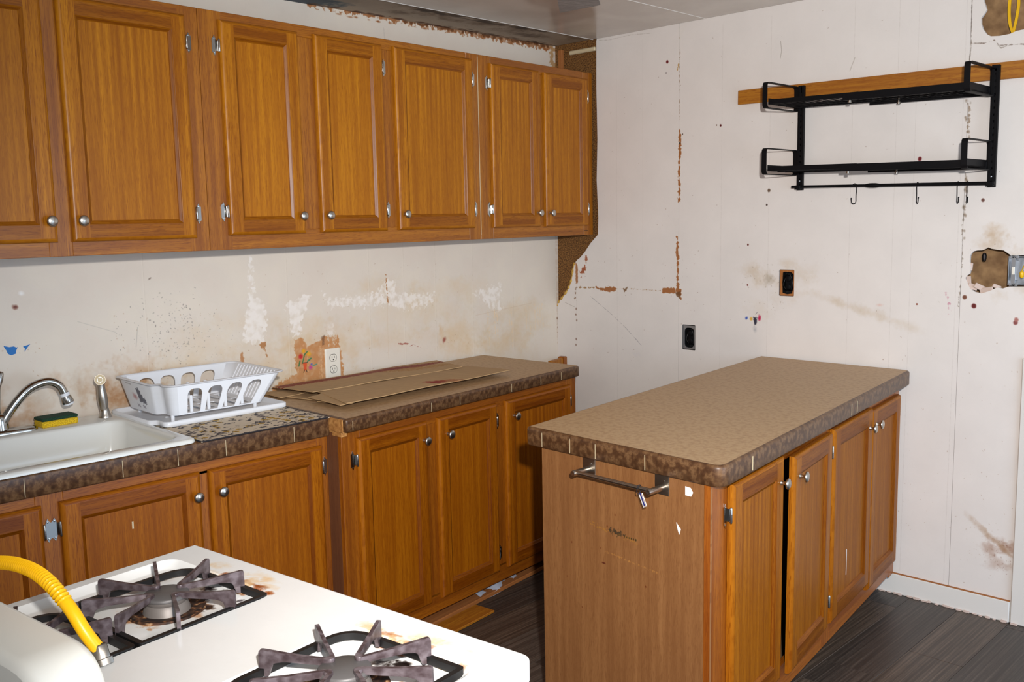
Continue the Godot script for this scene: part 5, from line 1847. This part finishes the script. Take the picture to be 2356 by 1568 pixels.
# ---------------------------------------------------------------- cardboard
func sheet(parent: Node, called: String, c: Array, th: float, m: Material, k := 8, bend := 0.0) -> MeshInstance3D:
	# four corners: rear left, rear right, front right, front left
	var s := mb()
	var pt := func(u: float, v: float) -> Vector3:
		var p: Vector3 = (c[0] as Vector3).lerp(c[1], u).lerp((c[3] as Vector3).lerp(c[2], u), v)
		return p + Vector3(0, bend * sin(PI * u) * sin(PI * v) + 0.0012 * sin(u * 11.0 + v * 3.0), 0)
	var top := []
	for i in k + 1:
		var row := PackedVector3Array()
		for j in k + 1:
			row.append(pt.call(float(j) / k, float(i) / k) + Vector3(0, th, 0))
		top.append(row)
	var c0: Vector3 = c[0]
	var ux: Vector3 = c[1] - c[0]
	var vx: Vector3 = c[3] - c[0]
	s.uvf = func(p: Vector3) -> Vector2: return Vector2((p - c0).dot(ux) / ux.length_squared(), (p - c0).dot(vx) / vx.length_squared())
	s.loft(top, false)
	var bot := []
	for i in k + 1:
		var row := PackedVector3Array()
		for j in k + 1:
			row.append(top[i][j] - Vector3(0, th, 0))
		bot.append(row)
	s.loft(bot, false)
	for e in k:
		for q in [[top[0][e], top[0][e + 1], bot[0][e + 1], bot[0][e], -vx], [top[k][e], top[k][e + 1], bot[k][e + 1], bot[k][e], vx], [top[e][0], top[e + 1][0], bot[e + 1][0], bot[e][0], -ux], [top[e][k], top[e + 1][k], bot[e + 1][k], bot[e][k], ux]]:
			s.quad(q[0], q[1], q[2], q[3], q[4])
	return obj(s, called, m, parent)


func build_cardboard() -> void:
	var kraft := c8(186, 152, 108)
	var m0 := mat(kraft, 0.85, 0.0, card_texture(801, 0))
	var m1 := mat(kraft, 0.85, 0.0, card_texture(802, 1))
	var m2 := mat(kraft, 0.85, 0.0, card_texture(803, 2))
	for m in [m0, m1, m2]:
		m.texture_repeat = false
	var a := thing("flattened_box", "flattened cardboard box with red print lying on the corner worktop", "cardboard", Vector3(0, 0, 0))
	sheet(a, "rear_flap", [Vector3(-1.795, 0.915, 0.075), Vector3(-0.90, 0.915, 0.045), Vector3(-1.00, 0.922, 0.33), Vector3(-1.80, 0.930, 0.37)], 0.003, m1, 10, 0.006)
	sheet(a, "front_flap", [Vector3(-1.765, 0.924, 0.345), Vector3(-0.93, 0.915, 0.29), Vector3(-0.935, 0.922, 0.562), Vector3(-1.825, 0.921, 0.618)], 0.003, m2, 10, 0.005)
	sheet(a, "corner_flap", [Vector3(-1.84, 0.919, 0.40), Vector3(-1.76, 0.923, 0.39), Vector3(-1.78, 0.918, 0.61), Vector3(-1.84, 0.914, 0.60)], 0.003, m0, 4)
	var b := thing("flattened_box", "plain cardboard sheet under the printed box, its end showing by the dish rack", "cardboard", Vector3(0, 0, 0))
	sheet(b, "lower_sheet", [Vector3(-1.875, 0.902, 0.10), Vector3(-1.0, 0.902, 0.05), Vector3(-1.0, 0.904, 0.36), Vector3(-1.80, 0.903, 0.43)], 0.003, m0, 6)
	sheet(b, "loose_flap", [Vector3(-1.87, 0.907, 0.16), Vector3(-1.60, 0.908, 0.14), Vector3(-1.62, 0.908, 0.24), Vector3(-1.88, 0.908, 0.27)], 0.003, m0, 4)
	sheet(b, "front_tongue", [Vector3(-1.83, 0.9065, 0.44), Vector3(-1.3, 0.9065, 0.38), Vector3(-1.35, 0.906, 0.50), Vector3(-1.79, 0.9045, 0.55)], 0.003, m0, 6)


# ---------------------------------------------------------------- boxes in the right wall
func build_wall_things() -> void:
	for k in [[0.834, 0.989, "dark uncovered socket box low on the right wall beside the panel joint", false], [1.337, 1.2645, "dark uncovered socket box with a bare wood edge, in the middle of the right wall", true]]:
		var b := thing("socket_box", k[2], "socket box", Vector3(0.0, k[1], k[0]), -PI / 2, "uncovered socket boxes")
		# local z points into the room
		var w := 0.036
		var h := 0.0575
		var cm := mb()
		cm.box(Vector3(-w, -h, -0.065), Vector3(w, h, -0.062))
		for s in [-1.0, 1.0]:
			cm.box(Vector3(s * w - 0.0015, -h, -0.065), Vector3(s * w + 0.0015, h, -0.003))
			cm.box(Vector3(-w, s * h - 0.0015, -0.065), Vector3(w, s * h + 0.0015, -0.003))
		obj(cm, "box_shell", M.black_under, b)
		var lm := mb()
		var ring_o := rrect(-w - 0.001, -h - 0.001, w + 0.001, h + 0.001, 0.004, 3)
		var hx := rrect(-0.0265, -0.049, 0.027, 0.046, 0.018, 5) if not k[3] else PackedVector2Array([V(-0.022, -0.044), V(0.0, -0.05), V(0.024, -0.046), V(0.031, -0.02), V(0.029, 0.0), V(0.031, 0.036), V(0.02, 0.046), V(-0.012, 0.048), V(-0.022, 0.044), V(-0.024, 0.0)])
		lm.panel(pieces_of(ring_o, [hx], [0.001]), func(p: Vector2, d: float) -> Vector3: return Vector3(p.x, p.y, -0.0045 - 0.004 * d), [0.001])
		obj(lm, "wood_edge" if k[3] else "painted_edge", M.board if k[3] else M.galv, b)
		var rm := mb()
		rm.box(Vector3(-0.016, -0.034, -0.026), Vector3(0.018, 0.034, -0.014), 0.004)
		rm.lathe([V(0.0, 0.0), V(0.012, 0.0), V(0.0135, 0.004), V(0.012, 0.006), V(0.0, 0.006)], Transform3D(Basis(Vector3.RIGHT, PI / 2), Vector3(0.002, 0.018, -0.014)), 12)
		rm.lathe([V(0.0, 0.0), V(0.012, 0.0), V(0.0135, 0.004), V(0.012, 0.006), V(0.0, 0.006)], Transform3D(Basis(Vector3.RIGHT, PI / 2), Vector3(0.002, -0.018, -0.014)), 12)
		obj(rm, "receptacle", M.black, b)
		var wm := mb()
		wm.tube(smooth_path([Vector3(-0.02, 0.04, -0.05), Vector3(-0.016, 0.02, -0.02), Vector3(-0.02, -0.01, -0.012), Vector3(-0.006, -0.03, -0.01)], 4), 0.0022, 6)
		wm.tube(smooth_path([Vector3(0.024, -0.04, -0.05), Vector3(0.026, -0.02, -0.012), Vector3(0.022, 0.01, -0.01), Vector3(0.01, 0.035, -0.012)], 4), 0.0022, 6)
		obj(wm, "wire", M.black_under, b)
	# steel switch box in the big hole
	var e := thing("switch_box", "galvanised steel electrical box hanging in the ragged wall hole at right", "electrical box", Vector3(0.0, 1.339, 2.258), -PI / 2)
	var w2 := 0.026
	var sm := mb()
	sm.box(Vector3(-0.026, -0.053, -0.06), Vector3(0.08, 0.053, -0.057))
	sm.box(Vector3(-0.028, -0.053, -0.06), Vector3(-0.0255, 0.053, 0.004), 0.0004)
	sm.box(Vector3(0.078, -0.053, -0.06), Vector3(0.0805, 0.053, 0.004), 0.0004)
	sm.box(Vector3(-0.026, 0.051, -0.06), Vector3(0.08, 0.053, 0.004))
	sm.box(Vector3(-0.026, -0.053, -0.06), Vector3(0.08, -0.051, 0.004))
	obj(sm, "steel_shell", M.galv, e)
	var ym := mb()
	ym.box(Vector3(-0.017, -0.056, 0.004), Vector3(-0.002, 0.056, 0.0056), 0.0005)
	ym.box(Vector3(-0.022, 0.046, 0.004), Vector3(0.006, 0.056, 0.0056), 0.0005)
	ym.box(Vector3(-0.022, -0.056, 0.004), Vector3(0.006, -0.046, 0.0056), 0.0005)
	ym.box(Vector3(-0.016, -0.036, -0.03), Vector3(-0.003, 0.036, 0.004), 0.001)
	obj(ym, "switch_strap", M.galv, e)
	var tm := mb()
	tm.box(Vector3(-0.0145, -0.014, 0.004), Vector3(-0.0045, 0.014, 0.008), 0.001)
	obj(tm, "switch_toggle", M.outlet, e)
	for yy in [-0.049, 0.049]:
		for xx in [-0.019, 0.003]:
			var em := mb()
			em.lathe([V(0.0045, 0.0), V(0.0045, 0.0015), V(0.002, 0.0016), V(0.002, 0.0002)], Transform3D(Basis(Vector3.RIGHT, PI / 2), Vector3(xx, yy, 0.0056)), 12)
			obj(em, "plaster_ear", M.galv, e)
	var wn := mb()
	wn.lathe([V(0.004, 0.0), V(0.0075, 0.004), V(0.0085, 0.018), V(0.006, 0.024), V(0.0, 0.025)], Transform3D(Basis(), Vector3(0.016, -0.026, -0.008)), 10)
	wn.tube([Vector3(0.016, -0.002, -0.008), Vector3(0.017, 0.014, -0.02), Vector3(0.02, 0.03, -0.05)], 0.002, 6)
	obj(wn, "yellow_connector", M.yellow, e)
	# dark knot of cable at the upper left of that hole
	var kb := thing("cable_clamp", "small dark cable clamp at the upper left edge of the ragged wall hole", "clamp", Vector3(0.05, 1.385, 2.128), -PI / 2)
	var km := mb()
	km.lathe([V(0.0, -0.017), V(0.006, -0.015), V(0.008, -0.006), V(0.0085, 0.006), V(0.006, 0.014), V(0.0, 0.016)], Transform3D(Basis(), Vector3.ZERO), 12)
	obj(km, "clamp_body", M.iron_dark, kb)
	var kn := mb()
	kn.tube([Vector3(0.002, -0.012, 0.008), Vector3(0.003, 0.002, 0.010), Vector3(0.001, 0.012, 0.008)], 0.0016, 6)
	obj(kn, "clamp_screw", M.iron, kb)
	# yellow cable hanging in the upper hole
	var yc := thing("yellow_cable", "yellow electrical cable looped inside the upper wall hole", "cable", Vector3(0.045, 2.20, 2.195), 0.0)
	var y1 := mb()
	y1.strap(smooth_path([Vector3(0, 0.25, -0.012), Vector3(0, 0.15, -0.014), Vector3(-0.002, 0.08, -0.016), Vector3(-0.004, 0.03, -0.010), Vector3(-0.004, -0.005, 0.001)], 5), Vector3(0, 0, 1), 0.0095, 0.005)
	obj(y1, "cable_run", M.yellow, yc)
	var y2 := mb()
	y2.strap(smooth_path([Vector3(0, 0.25, 0.014), Vector3(0, 0.15, 0.010), Vector3(-0.004, 0.10, 0.016), Vector3(-0.006, 0.05, 0.012), Vector3(-0.005, -0.006, 0.002)], 5), Vector3(0, 0, 1), 0.0095, 0.005)
	obj(y2, "cable_run", M.yellow, yc)
	# wooden rail
	var rl := mb(Vector3.BACK)
	rl.box(Vector3(-0.019, -0.029, 0.0), Vector3(-0.0005, 0.031, 1.55), 0.0015)
	var ro := obj(rl, "wall_rail", M.pine)
	ro.position = Vector3(0, 2.072, 1.098)
	ro.rotation.x = 0.0125
	tag(ro, "long flat pine board fixed to the right wall behind the black shelf", "board")


# ---------------------------------------------------------------- black wall shelf with its rod and hooks
func build_wall_shelf() -> void:
	var tilt := 0.020
	var d := thing("wall_shelf", "black metal two-tier wall shelf with wire decks and a hanging rod", "shelf", Vector3(-0.020, 1.60, 1.407))
	# local: x towards the wall (room is -x), y up, z along the wall; runs 0.75 m
	var L := 0.76
	var lvl := func(z: float) -> float: return -tilt * z
	for z in [0.0, L]:
		var y0: float = lvl.call(z)
		var um := mb()
		# slotted post: three strips with rungs between
		var top := 0.490 if z == 0.0 else 0.496
		um.box(Vector3(-0.014, 0.060 + y0, z - 0.0135), Vector3(0.0, top + y0, z - 0.0025), 0.0008)
		um.box(Vector3(-0.014, 0.060 + y0, z + 0.0025), Vector3(0.0, top + y0, z + 0.0135), 0.0008)
		var yy := 0.060
		while yy < top - 0.01:
			um.box(Vector3(-0.0135, yy + y0, z - 0.004), Vector3(-0.0095, yy + 0.016 + y0, z + 0.004))
			yy += 0.024
		um.box(Vector3(-0.003, 0.065 + y0, z - 0.004), Vector3(-0.001, top - 0.005 + y0, z + 0.004))
		um.box(Vector3(-0.0135, top - 0.02 + y0, z - 0.004), Vector3(-0.0095, top + y0, z + 0.004))
		obj(um, "upright", M.black, d)
	# bracket loops, one at each end of each deck
	var depth := 0.265
	for lv in [[0.385, 0.485], [0.122, 0.225]]:
		for z in [-0.024, L - 0.010]:
			var y0: float = lvl.call(z)
			var lo: float = lv[0] + y0
			var hi: float = lv[1] + y0
			var r := 0.016
			var pth := []
			for p in [V(-depth, lo), V(-depth, hi), V(-0.006, hi), V(-0.006, lo)]:
				pth.append(p)
			var rp := round_poly(PackedVector2Array(pth), r, 4)
			var p3 := []
			for p in rp:
				p3.append(Vector3(p.x, p.y, z))
			var bm := mb()
			bm.strap(p3, Vector3(0, 0, 1), 0.021, 0.003, true)
			obj(bm, "bracket_loop", M.black, d)
		# side channel on the end of the deck
		for z in [-0.010, L - 0.018]:
			var y0: float = lvl.call(z)
			var cm := mb()
			cm.box(Vector3(-depth + 0.004, lv[0] + 0.012 + y0, z - 0.0015), Vector3(-0.014, lv[0] + 0.036 + y0, z + 0.0015), 0.0005)
			obj(cm, "deck_end", M.black, d)
		# telescopic rails: thin left part, deeper right part; front and rear
		for x in [-depth + 0.008, -0.022]:
			for seg in [[-0.012, 0.36, 0.013, 0.031], [0.30, L - 0.014, 0.003, 0.030]]:
				var rm := mb()
				var ya: float = lvl.call(seg[0])
				var zl: float = seg[1] - seg[0]
				var xf := Transform3D(Basis(Vector3.RIGHT, tilt), Vector3(x, lv[0] + ya, seg[0]))
				rm.box(Vector3(-0.005 if seg[0] > 0 else -0.0035, seg[2], 0.0), Vector3(0.005 if seg[0] > 0 else 0.0035, seg[3], zl), 0.0008, xf)
				obj(rm, "deck_rail", M.black, d)
		# wires of the deck
		for k in 29:
			var z := 0.012 + k * 0.0258
			var y0: float = lvl.call(z)
			var wm := mb()
			wm.box(Vector3(-depth + 0.012, lv[0] + 0.012 + y0, z - 0.0014), Vector3(-0.024, lv[0] + 0.015 + y0, z + 0.0014))
			obj(wm, "deck_wire", M.black, d)
		for k in 3:
			var x := -depth + 0.066 + k * 0.062
			var wm := mb()
			wm.box(Vector3(x - 0.0015, 0.009, 0.0), Vector3(x + 0.0015, 0.012, L - 0.02), 0.0, Transform3D(Basis(Vector3.RIGHT, tilt), Vector3(0, lv[0], 0.0)))
			obj(wm, "cross_wire", M.black, d)
		# thumb screws under the rails
		for q in [[0.325, -depth + 0.012], [0.43, -0.06]]:
			var y0: float = lvl.call(q[0])
			var sm := mb()
			sm.lathe([V(0.0, -0.010), V(0.007, -0.0095), V(0.007, -0.002), V(0.003, -0.0015), V(0.003, 0.014)], Transform3D(Basis(), Vector3(q[1], lv[0] + 0.004 + y0, q[0])), 12)
			obj(sm, "thumb_screw", M.steel, d)
	# rod
	var rx := -0.024
	var ry := 0.074
	var rod := mb()
	rod.tube([Vector3(rx, ry + lvl.call(-0.03), -0.03), Vector3(rx, ry + lvl.call(0.37), 0.37)], 0.0055, 12)
	rod.tube([Vector3(rx, ry + lvl.call(0.33), 0.33), Vector3(rx, ry + lvl.call(0.775), 0.775)], 0.0066, 12)
	obj(rod, "hanging_rod", M.black, d)
	var slv := mb()
	var sp := []
	for k in 9:
		var z := 0.292 + k * 0.0072
		sp.append(Vector3(rx, ry + lvl.call(z), z))
	slv.tube(sp, [0.0062, 0.0078, 0.0088, 0.0092, 0.0092, 0.0092, 0.0088, 0.0078, 0.0066], 12)
	obj(slv, "rod_sleeve", M.black, d)
	for z in [0.0, L]:
		var y0: float = lvl.call(z)
		var hm := mb()
		hm.box(Vector3(-0.033, ry - 0.011 + y0, z - 0.013), Vector3(-0.014, ry + 0.006 + y0, z + 0.013), 0.002)
		obj(hm, "rod_holder", M.black, d)
		var sc := mb()
		sc.lathe([V(0.0035, 0.0), V(0.003, 0.0012), V(0.0, 0.0018)], Transform3D(Basis(Vector3.BACK, PI / 2), Vector3(-0.014, ry + 0.024 + y0, z)), 8)
		obj(sc, "screw", M.galv, d)
	# hooks: slide along the rod, so things of their own
	var labels := ["leftmost black hook on the shelf rod, turned sideways so its curl shows", "black hook right of the middle of the shelf rod, hanging alone", "left one of the two black hooks close together near the rod's right end", "right one of the two black hooks close together near the rod's right end"]
	var proto: Node3D
	for k in 4:
		var zz: float = [1.654, 1.905, 2.055, 2.089][k] - 1.407
		var hk: Node3D
		if k == 0:
			hk = thing("rod_hook", labels[0], "hook", Vector3.ZERO, 0.0, "black hooks on the shelf rod")
			var m := mb()
			var pts := []
			for q in 7:
				var a := -0.6 + q * 0.62
				pts.append(Vector3(cos(a) * 0.0078, sin(a) * 0.0078, 0))
			pts.reverse()
			var pth := [pts[0]]
			for q in range(1, 7):
				pth.append(pts[q])
			pth.append_array([Vector3(0.0085, -0.012, 0), Vector3(0.0065, -0.035, 0), Vector3(0.0065, -0.055, 0)])
			for q in 6:
				var a := -q * 0.55
				pth.append(Vector3(-0.0025 + cos(a) * 0.009, -0.062 + sin(a) * 0.010, 0))
			pth.append(Vector3(-0.0125, -0.052, 0))
			m.tube(smooth_path(pth, 3), 0.0017, 8)
			obj(m, "hook_wire", M.black, hk)
			var tip := mb()
			tip.lathe([V(0.0, -0.003), V(0.0024, -0.002), V(0.0028, 0.0), V(0.0024, 0.002), V(0.0, 0.003)], Transform3D(Basis(), Vector3(-0.0126, -0.051, 0)), 8)
			obj(tip, "hook_tip", M.black, hk)
			proto = hk
		else:
			hk = proto.duplicate()
			hk.name = numbered("rod_hook", self)
			add_child(hk, true)
			tag(hk, labels[k], "hook", "black hooks on the shelf rod")
		hk.position = Vector3(-0.020 + rx, 1.60 + ry + lvl.call(zz) + 0.0005, 1.407 + zz)
		hk.rotation.y = [-0.9, 0.72, 0.65, 0.5][k]


# ---------------------------------------------------------------- gas stove, seen over its back
func build_stove() -> void:
	var at := Vector3(-2.915, 0, 1.61)
	var W := 0.86
	var s := thing("gas_stove", "white gas stove with rust-stained burner wells and a tall back panel", "stove", at, ST_ANG)
	var body := mb()
	body.box(Vector3(0.006, 0.02, 0.006), Vector3(W - 0.006, 0.89, 0.69), 0.006)
	obj(body, "body", M.enamel, s)
	var tt := stove_texture()
	var em := mat(Color(0.93, 0.925, 0.91), 0.14, 0.0, tt)
	em.texture_repeat = false
	var uvf := func(p: Vector3) -> Vector2: return Vector2(p.x / 0.86, 1.0 - p.z / 0.66)
	var outline := round_poly(PackedVector2Array([V(0, 0), V(W, 0), V(W, 0.69), V(0, 0.69)]), [0.006, 0.022, 0.006, 0.006], 5)
	var wells := [rrect(0.030, 0.072, 0.346, 0.600, 0.03, 5), rrect(0.548, 0.080, 0.818, 0.600, 0.03, 5)]
	var tm := mb()
	tm.uvf = uvf
	tm.panel(pieces_of(inset_poly(outline, 0.006), wells, [0.188, 0.683]), func(p: Vector2, d: float) -> Vector3: return Vector3(p.x, 0.92 - d * 0.003, p.y), [0.188, 0.683], false)
	var rings := []
	for k in 5:
		var a := PI / 2 * k / 4.0
		rings.append(ring3(inset_poly(outline, 0.006 - 0.006 * sin(a)), 0.914 + 0.006 * cos(a)))
	rings.append(ring3(outline, 0.885))
	rings.append(ring3(inset_poly(outline, 0.01), 0.885))
	tm.loft(rings, true, false, false, 0.2)
	for w in wells:
		var lo: Vector2 = w[0]
		var hi: Vector2 = w[0]
		for p in w:
			lo = lo.min(p)
			hi = hi.max(p)
		var wr := []
		for q in [[0.0, 0.92, 0.03], [0.0015, 0.9188, 0.029], [0.014, 0.908, 0.026], [0.017, 0.9065, 0.025], [0.06, 0.906, 0.02], [0.12, 0.906, 0.01]]:
			wr.append(ring3(rrect(lo.x + q[0], lo.y + q[0], hi.x - q[0], hi.y - q[0], q[2], 5), q[1]))
		tm.loft(wr, true, false, true, 0.6)
	obj(tm, "cooktop", em, s)
	# front control panel, below the top edge, with its knobs
	var cp := mb()
	cp.box(Vector3(0.012, 0.79, 0.001), Vector3(W - 0.012, 0.882, 0.008), 0.002)
	obj(cp, "control_panel", M.enamel, s)
	for k in 5:
		var km := mb()
		km.lathe([V(0.02, 0.0), V(0.019, 0.016), V(0.014, 0.022), V(0.0, 0.0225)], Transform3D(Basis(Vector3.RIGHT, -PI / 2), Vector3(0.12 + k * 0.155, 0.835, 0.001)), 18)
		obj(km, "control_knob", M.black, s)
	# back panel with its rounded end
	var gp := PackedVector2Array([V(0.03, 0.90), V(0.836, 0.90), V(0.836, 1.165), V(0.03, 1.165)])
	var g := round_poly(gp, [0.0, 0.0, 0.06, 0.06], 8)
	var gm := mb()
	var gr := []
	for q in [[0.010, 0.634], [0.003, 0.637], [0.0, 0.644], [0.0, 0.690], [0.003, 0.697], [0.010, 0.70]]:
		var ring := PackedVector3Array()
		for p in inset_poly(g, q[0]):
			ring.append(Vector3(p.x, p.y, q[1]))
		gr.append(ring)
	gm.loft(gr, true, true, true, 0.3)
	obj(gm, "back_panel", M.cream, s)
	var burners := [[0.222, 0.205], [0.222, 0.455], [0.682, 0.213]]
	for b in burners:
		var o := Vector3(b[0], 0, b[1])
		var pan := mb()
		pan.lathe([V(0.028, 0.906), V(0.05, 0.9065), V(0.058, 0.910), V(0.064, 0.9095), V(0.066, 0.904)], Transform3D(Basis(), o), 32)
		var po := obj(pan, "burner_pan", M.rust, s)
		var hd := mb()
		hd.lathe([V(0.040, 0.906), V(0.036, 0.918), V(0.033, 0.922), V(0.035, 0.924), V(0.035, 0.930)], Transform3D(Basis(), o), 28)
		obj(hd, "burner_head", M.burner, po)
		var cap := mb()
		cap.lathe([V(0.035, 0.9295), V(0.0385, 0.931), V(0.0385, 0.935), V(0.036, 0.9375), V(0.0, 0.9385)], Transform3D(Basis(), o), 28)
		obj(cap, "burner_cap", M.iron_dark if b[1] > 0.4 else M.cap, po)
	# cast iron grates, lifted off one by one
	var xf := Transform3D(Basis(Vector3.UP, ST_ANG), at)
	var gl := ["black cast iron grate over the burner at the stove's far front corner", "black cast iron grate behind the yellow hose, nearest the back panel", "black cast iron grate over the near burner, cut by the picture's lower edge"]
	var proto: Node3D
	for k in 3:
		var o: Node3D
		if k == 0:
			o = thing("stove_grate", gl[0], "grate", Vector3.ZERO, ST_ANG, "stove grates")
			var fm := mb()
			var fp := []
			for p in round_poly(PackedVector2Array([V(-0.118, -0.118), V(0.118, -0.118), V(0.118, 0.118), V(-0.118, 0.118)]), [0.05, 0.006, 0.006, 0.03], 5):
				fp.append(Vector3(p.x, 0.006, p.y))
			fm.strap(fp, Vector3.UP, 0.011, 0.009, true)
			obj(fm, "frame", M.iron_dark, o)
			for sd in 4:
				var rot := Basis(Vector3.UP, sd * PI / 2)
				var am := mb()
				for q in [-1.0, 1.0]:
					var a := Vector3(q * 0.052, 0, 0.118)
					var e := Vector3(q * 0.004, 0, 0.028)
					var dv := e - a
					var L := dv.length()
					var dx := dv.normalized()
					var bs := Basis(dx, Vector3.UP, dx.cross(Vector3.UP))
					var prof := round_poly(PackedVector2Array([V(-0.004, 0.0), V(0.010, 0.0), V(0.017, 0.020), V(0.034, 0.0235), V(L, 0.022), V(L, 0.0315), V(0.05, 0.0345), V(-0.004, 0.0405)]), [0.001, 0.002, 0.004, 0.006, 0.001, 0.002, 0.006, 0.006], 3)
					am.plate(prof, -0.0031, 0.0031, Transform3D(rot * bs, rot * a))
				am.lathe([V(0.0, 0.0215), V(0.006, 0.022), V(0.0068, 0.0245), V(0.0068, 0.0295), V(0.006, 0.0315), V(0.0, 0.032)], Transform3D(Basis(), rot * Vector3(0, 0, 0.029)), 12)
				obj(am, "grate_arm", M.iron, o)
			proto = o
		else:
			o = proto.duplicate()
			o.name = numbered("stove_grate", self)
			add_child(o, true)
			tag(o, gl[k], "grate", "stove grates")
		o.position = xf * Vector3(burners[k][0], 0.9115, burners[k][1])
	# corrugated yellow gas hose laid over the stove
	var h := thing("gas_hose", "yellow corrugated gas hose arching over the stove, grey nut at its end", "gas hose", Vector3.ZERO)
	var pts := [Vector3(-3.52, 0.015, 1.36), Vector3(-3.50, 0.45, 1.37), Vector3(-3.42, 0.85, 1.45), Vector3(-3.345, 0.99, 1.59), Vector3(-3.314, 1.022, 1.733), Vector3(-3.304, 1.034, 1.825), Vector3(-3.301, 1.032, 1.909), Vector3(-3.291, 1.002, 1.961), Vector3(-3.281, 0.968, 1.988), Vector3(-3.267, 0.938, 2.000)]
	var raw := smooth_path(pts, 40)
	var fine := [raw[0]]
	var left := 0.0022
	for i in raw.size() - 1:
		var a: Vector3 = raw[i]
		var seg := a.distance_to(raw[i + 1])
		var done := 0.0
		while seg - done >= left:
			done += left
			fine.append(a.lerp(raw[i + 1], done / seg))
			left = 0.0022
		left -= seg - done
	var rad := []
	for i in fine.size():
		var f := float(i) / fine.size()
		rad.append(0.0103 + (0.0013 * (1.0 if i % 3 == 0 else -0.5) if f < 0.94 else 0.0))
	var hm := mb()
	hm.tube(fine, rad, 14)
	obj(hm, "corrugated_tube", M.hose, h)
	var nm := mb()
	nm.lathe([V(0.0, -0.006), V(0.011, -0.006), V(0.0135, -0.003), V(0.0135, 0.016), V(0.0165, 0.017), V(0.0165, 0.026), V(0.0, 0.026)], along(Vector3(0.022, -0.35, 0.15), Vector3(-3.267, 0.942, 1.998)), 6)
	obj(nm, "nut", M.steel, h)


# ---------------------------------------------------------------- ceiling fan: one blade tip reaches into view
func build_fan() -> void:
	var hub := Vector3(-1.57, 0, 1.46)
	var f := thing("ceiling_fan", "grey-bladed ceiling fan hanging under the ceiling, one blade tip in view", "ceiling fan", Vector3(-1.57, 2.31, 1.46))
	var m := mb()
	m.lathe([V(0.06, 0.13), V(0.058, 0.09), V(0.10, 0.07), V(0.125, 0.04), V(0.125, -0.02), V(0.09, -0.05), V(0.04, -0.06), V(0.0, -0.062)], Transform3D(), 28)
	obj(m, "motor_housing", M.trim_white, f)
	var a0 := atan2(0.6, 0.8)
	for k in 4:
		var bm := mb(Vector3.RIGHT)
		bm.su = 0.2
		bm.sv = 0.7
		var poly := round_poly(PackedVector2Array([V(0.17, -0.055), V(0.625, -0.074), V(0.625, 0.074), V(0.17, 0.055)]), [0.01, 0.006, 0.006, 0.01], 4)
		var xf := Transform3D(Basis(Vector3.UP, a0 + k * PI / 2) * Basis(Vector3.RIGHT, -0.14) * Basis(Vector3.RIGHT, -PI / 2), Vector3.ZERO)
		bm.plate(poly, -0.003, 0.003, xf)
		obj(bm, "blade", M.fan, f)
		var br := mb()
		br.box(Vector3(0.10, -0.006, -0.02), Vector3(0.20, 0.002, 0.02), 0.002, Transform3D(Basis(Vector3.UP, a0 + k * PI / 2), Vector3.ZERO))
		obj(br, "blade_bracket", M.nickel, f)


# ---------------------------------------------------------------- what lies under the corner base cabinet
func build_floor_bits() -> void:
	var b := mb(Vector3.RIGHT)
	b.box(Vector3(0, 0, 0), Vector3(1.05, 0.018, 0.075), 0.003)
	var bo := obj(b, "floor_board", M.board)
	bo.position = Vector3(-1.55, 0.0005, 0.612)
	bo.rotation.y = 0.125
	tag(bo, "bare wooden strip lying on the floor in front of the corner base cabinet", "board")
	var b2 := mb(Vector3.RIGHT)
	b2.box(Vector3(0, 0, 0), Vector3(0.36, 0.010, 0.10), 0.002)
	var bo2 := obj(b2, "floor_board", M.pine)
	bo2.position = Vector3(-1.62, 0.0005, 0.70)
	bo2.rotation.y = 0.11
	tag(bo2, "short wider piece of yellowish board beside the stove on the floor", "board")
	var k := mb(Vector3.UP)
	k.box(Vector3(-0.016, 0, -0.02), Vector3(0.016, 0.055, 0.02), 0.002)
	var ko := obj(k, "wood_block", M.mdf)
	ko.position = Vector3(-1.32, 0.0005, 0.575)
	ko.rotation.y = 0.1
	tag(ko, "small pale wood block propping the corner base cabinet", "wood block")
	var r := mb()
	var rings := []
	for i in 9:
		var row := PackedVector3Array()
		for j in 7:
			var u := i / 8.0
			var w := j / 6.0
			row.append(Vector3(u * 0.30, 0.004 + 0.034 * absf(sin(u * 7.0 + w * 2.0)) * (1.0 - absf(w - 0.5)) + 0.006 * sin(w * 9.0 + u * 4.0) * u, (w - 0.5) * 0.10 + 0.012 * sin(u * 5.0)))
		rings.append(row)
	r.loft(rings, false)
	var low := []
	for row in rings:
		var q := PackedVector3Array()
		for p in row:
			q.append(Vector3(p.x, 0.0, p.z))
		low.append(q)
	r.loft(low, false)
	var ro := obj(r, "crumpled_bag", M.bag)
	ro.position = Vector3(-1.22, 0.001, 0.585)
	ro.rotation.y = 0.13
	tag(ro, "crumpled bluish white plastic bag pushed under the corner base cabinet", "bag")
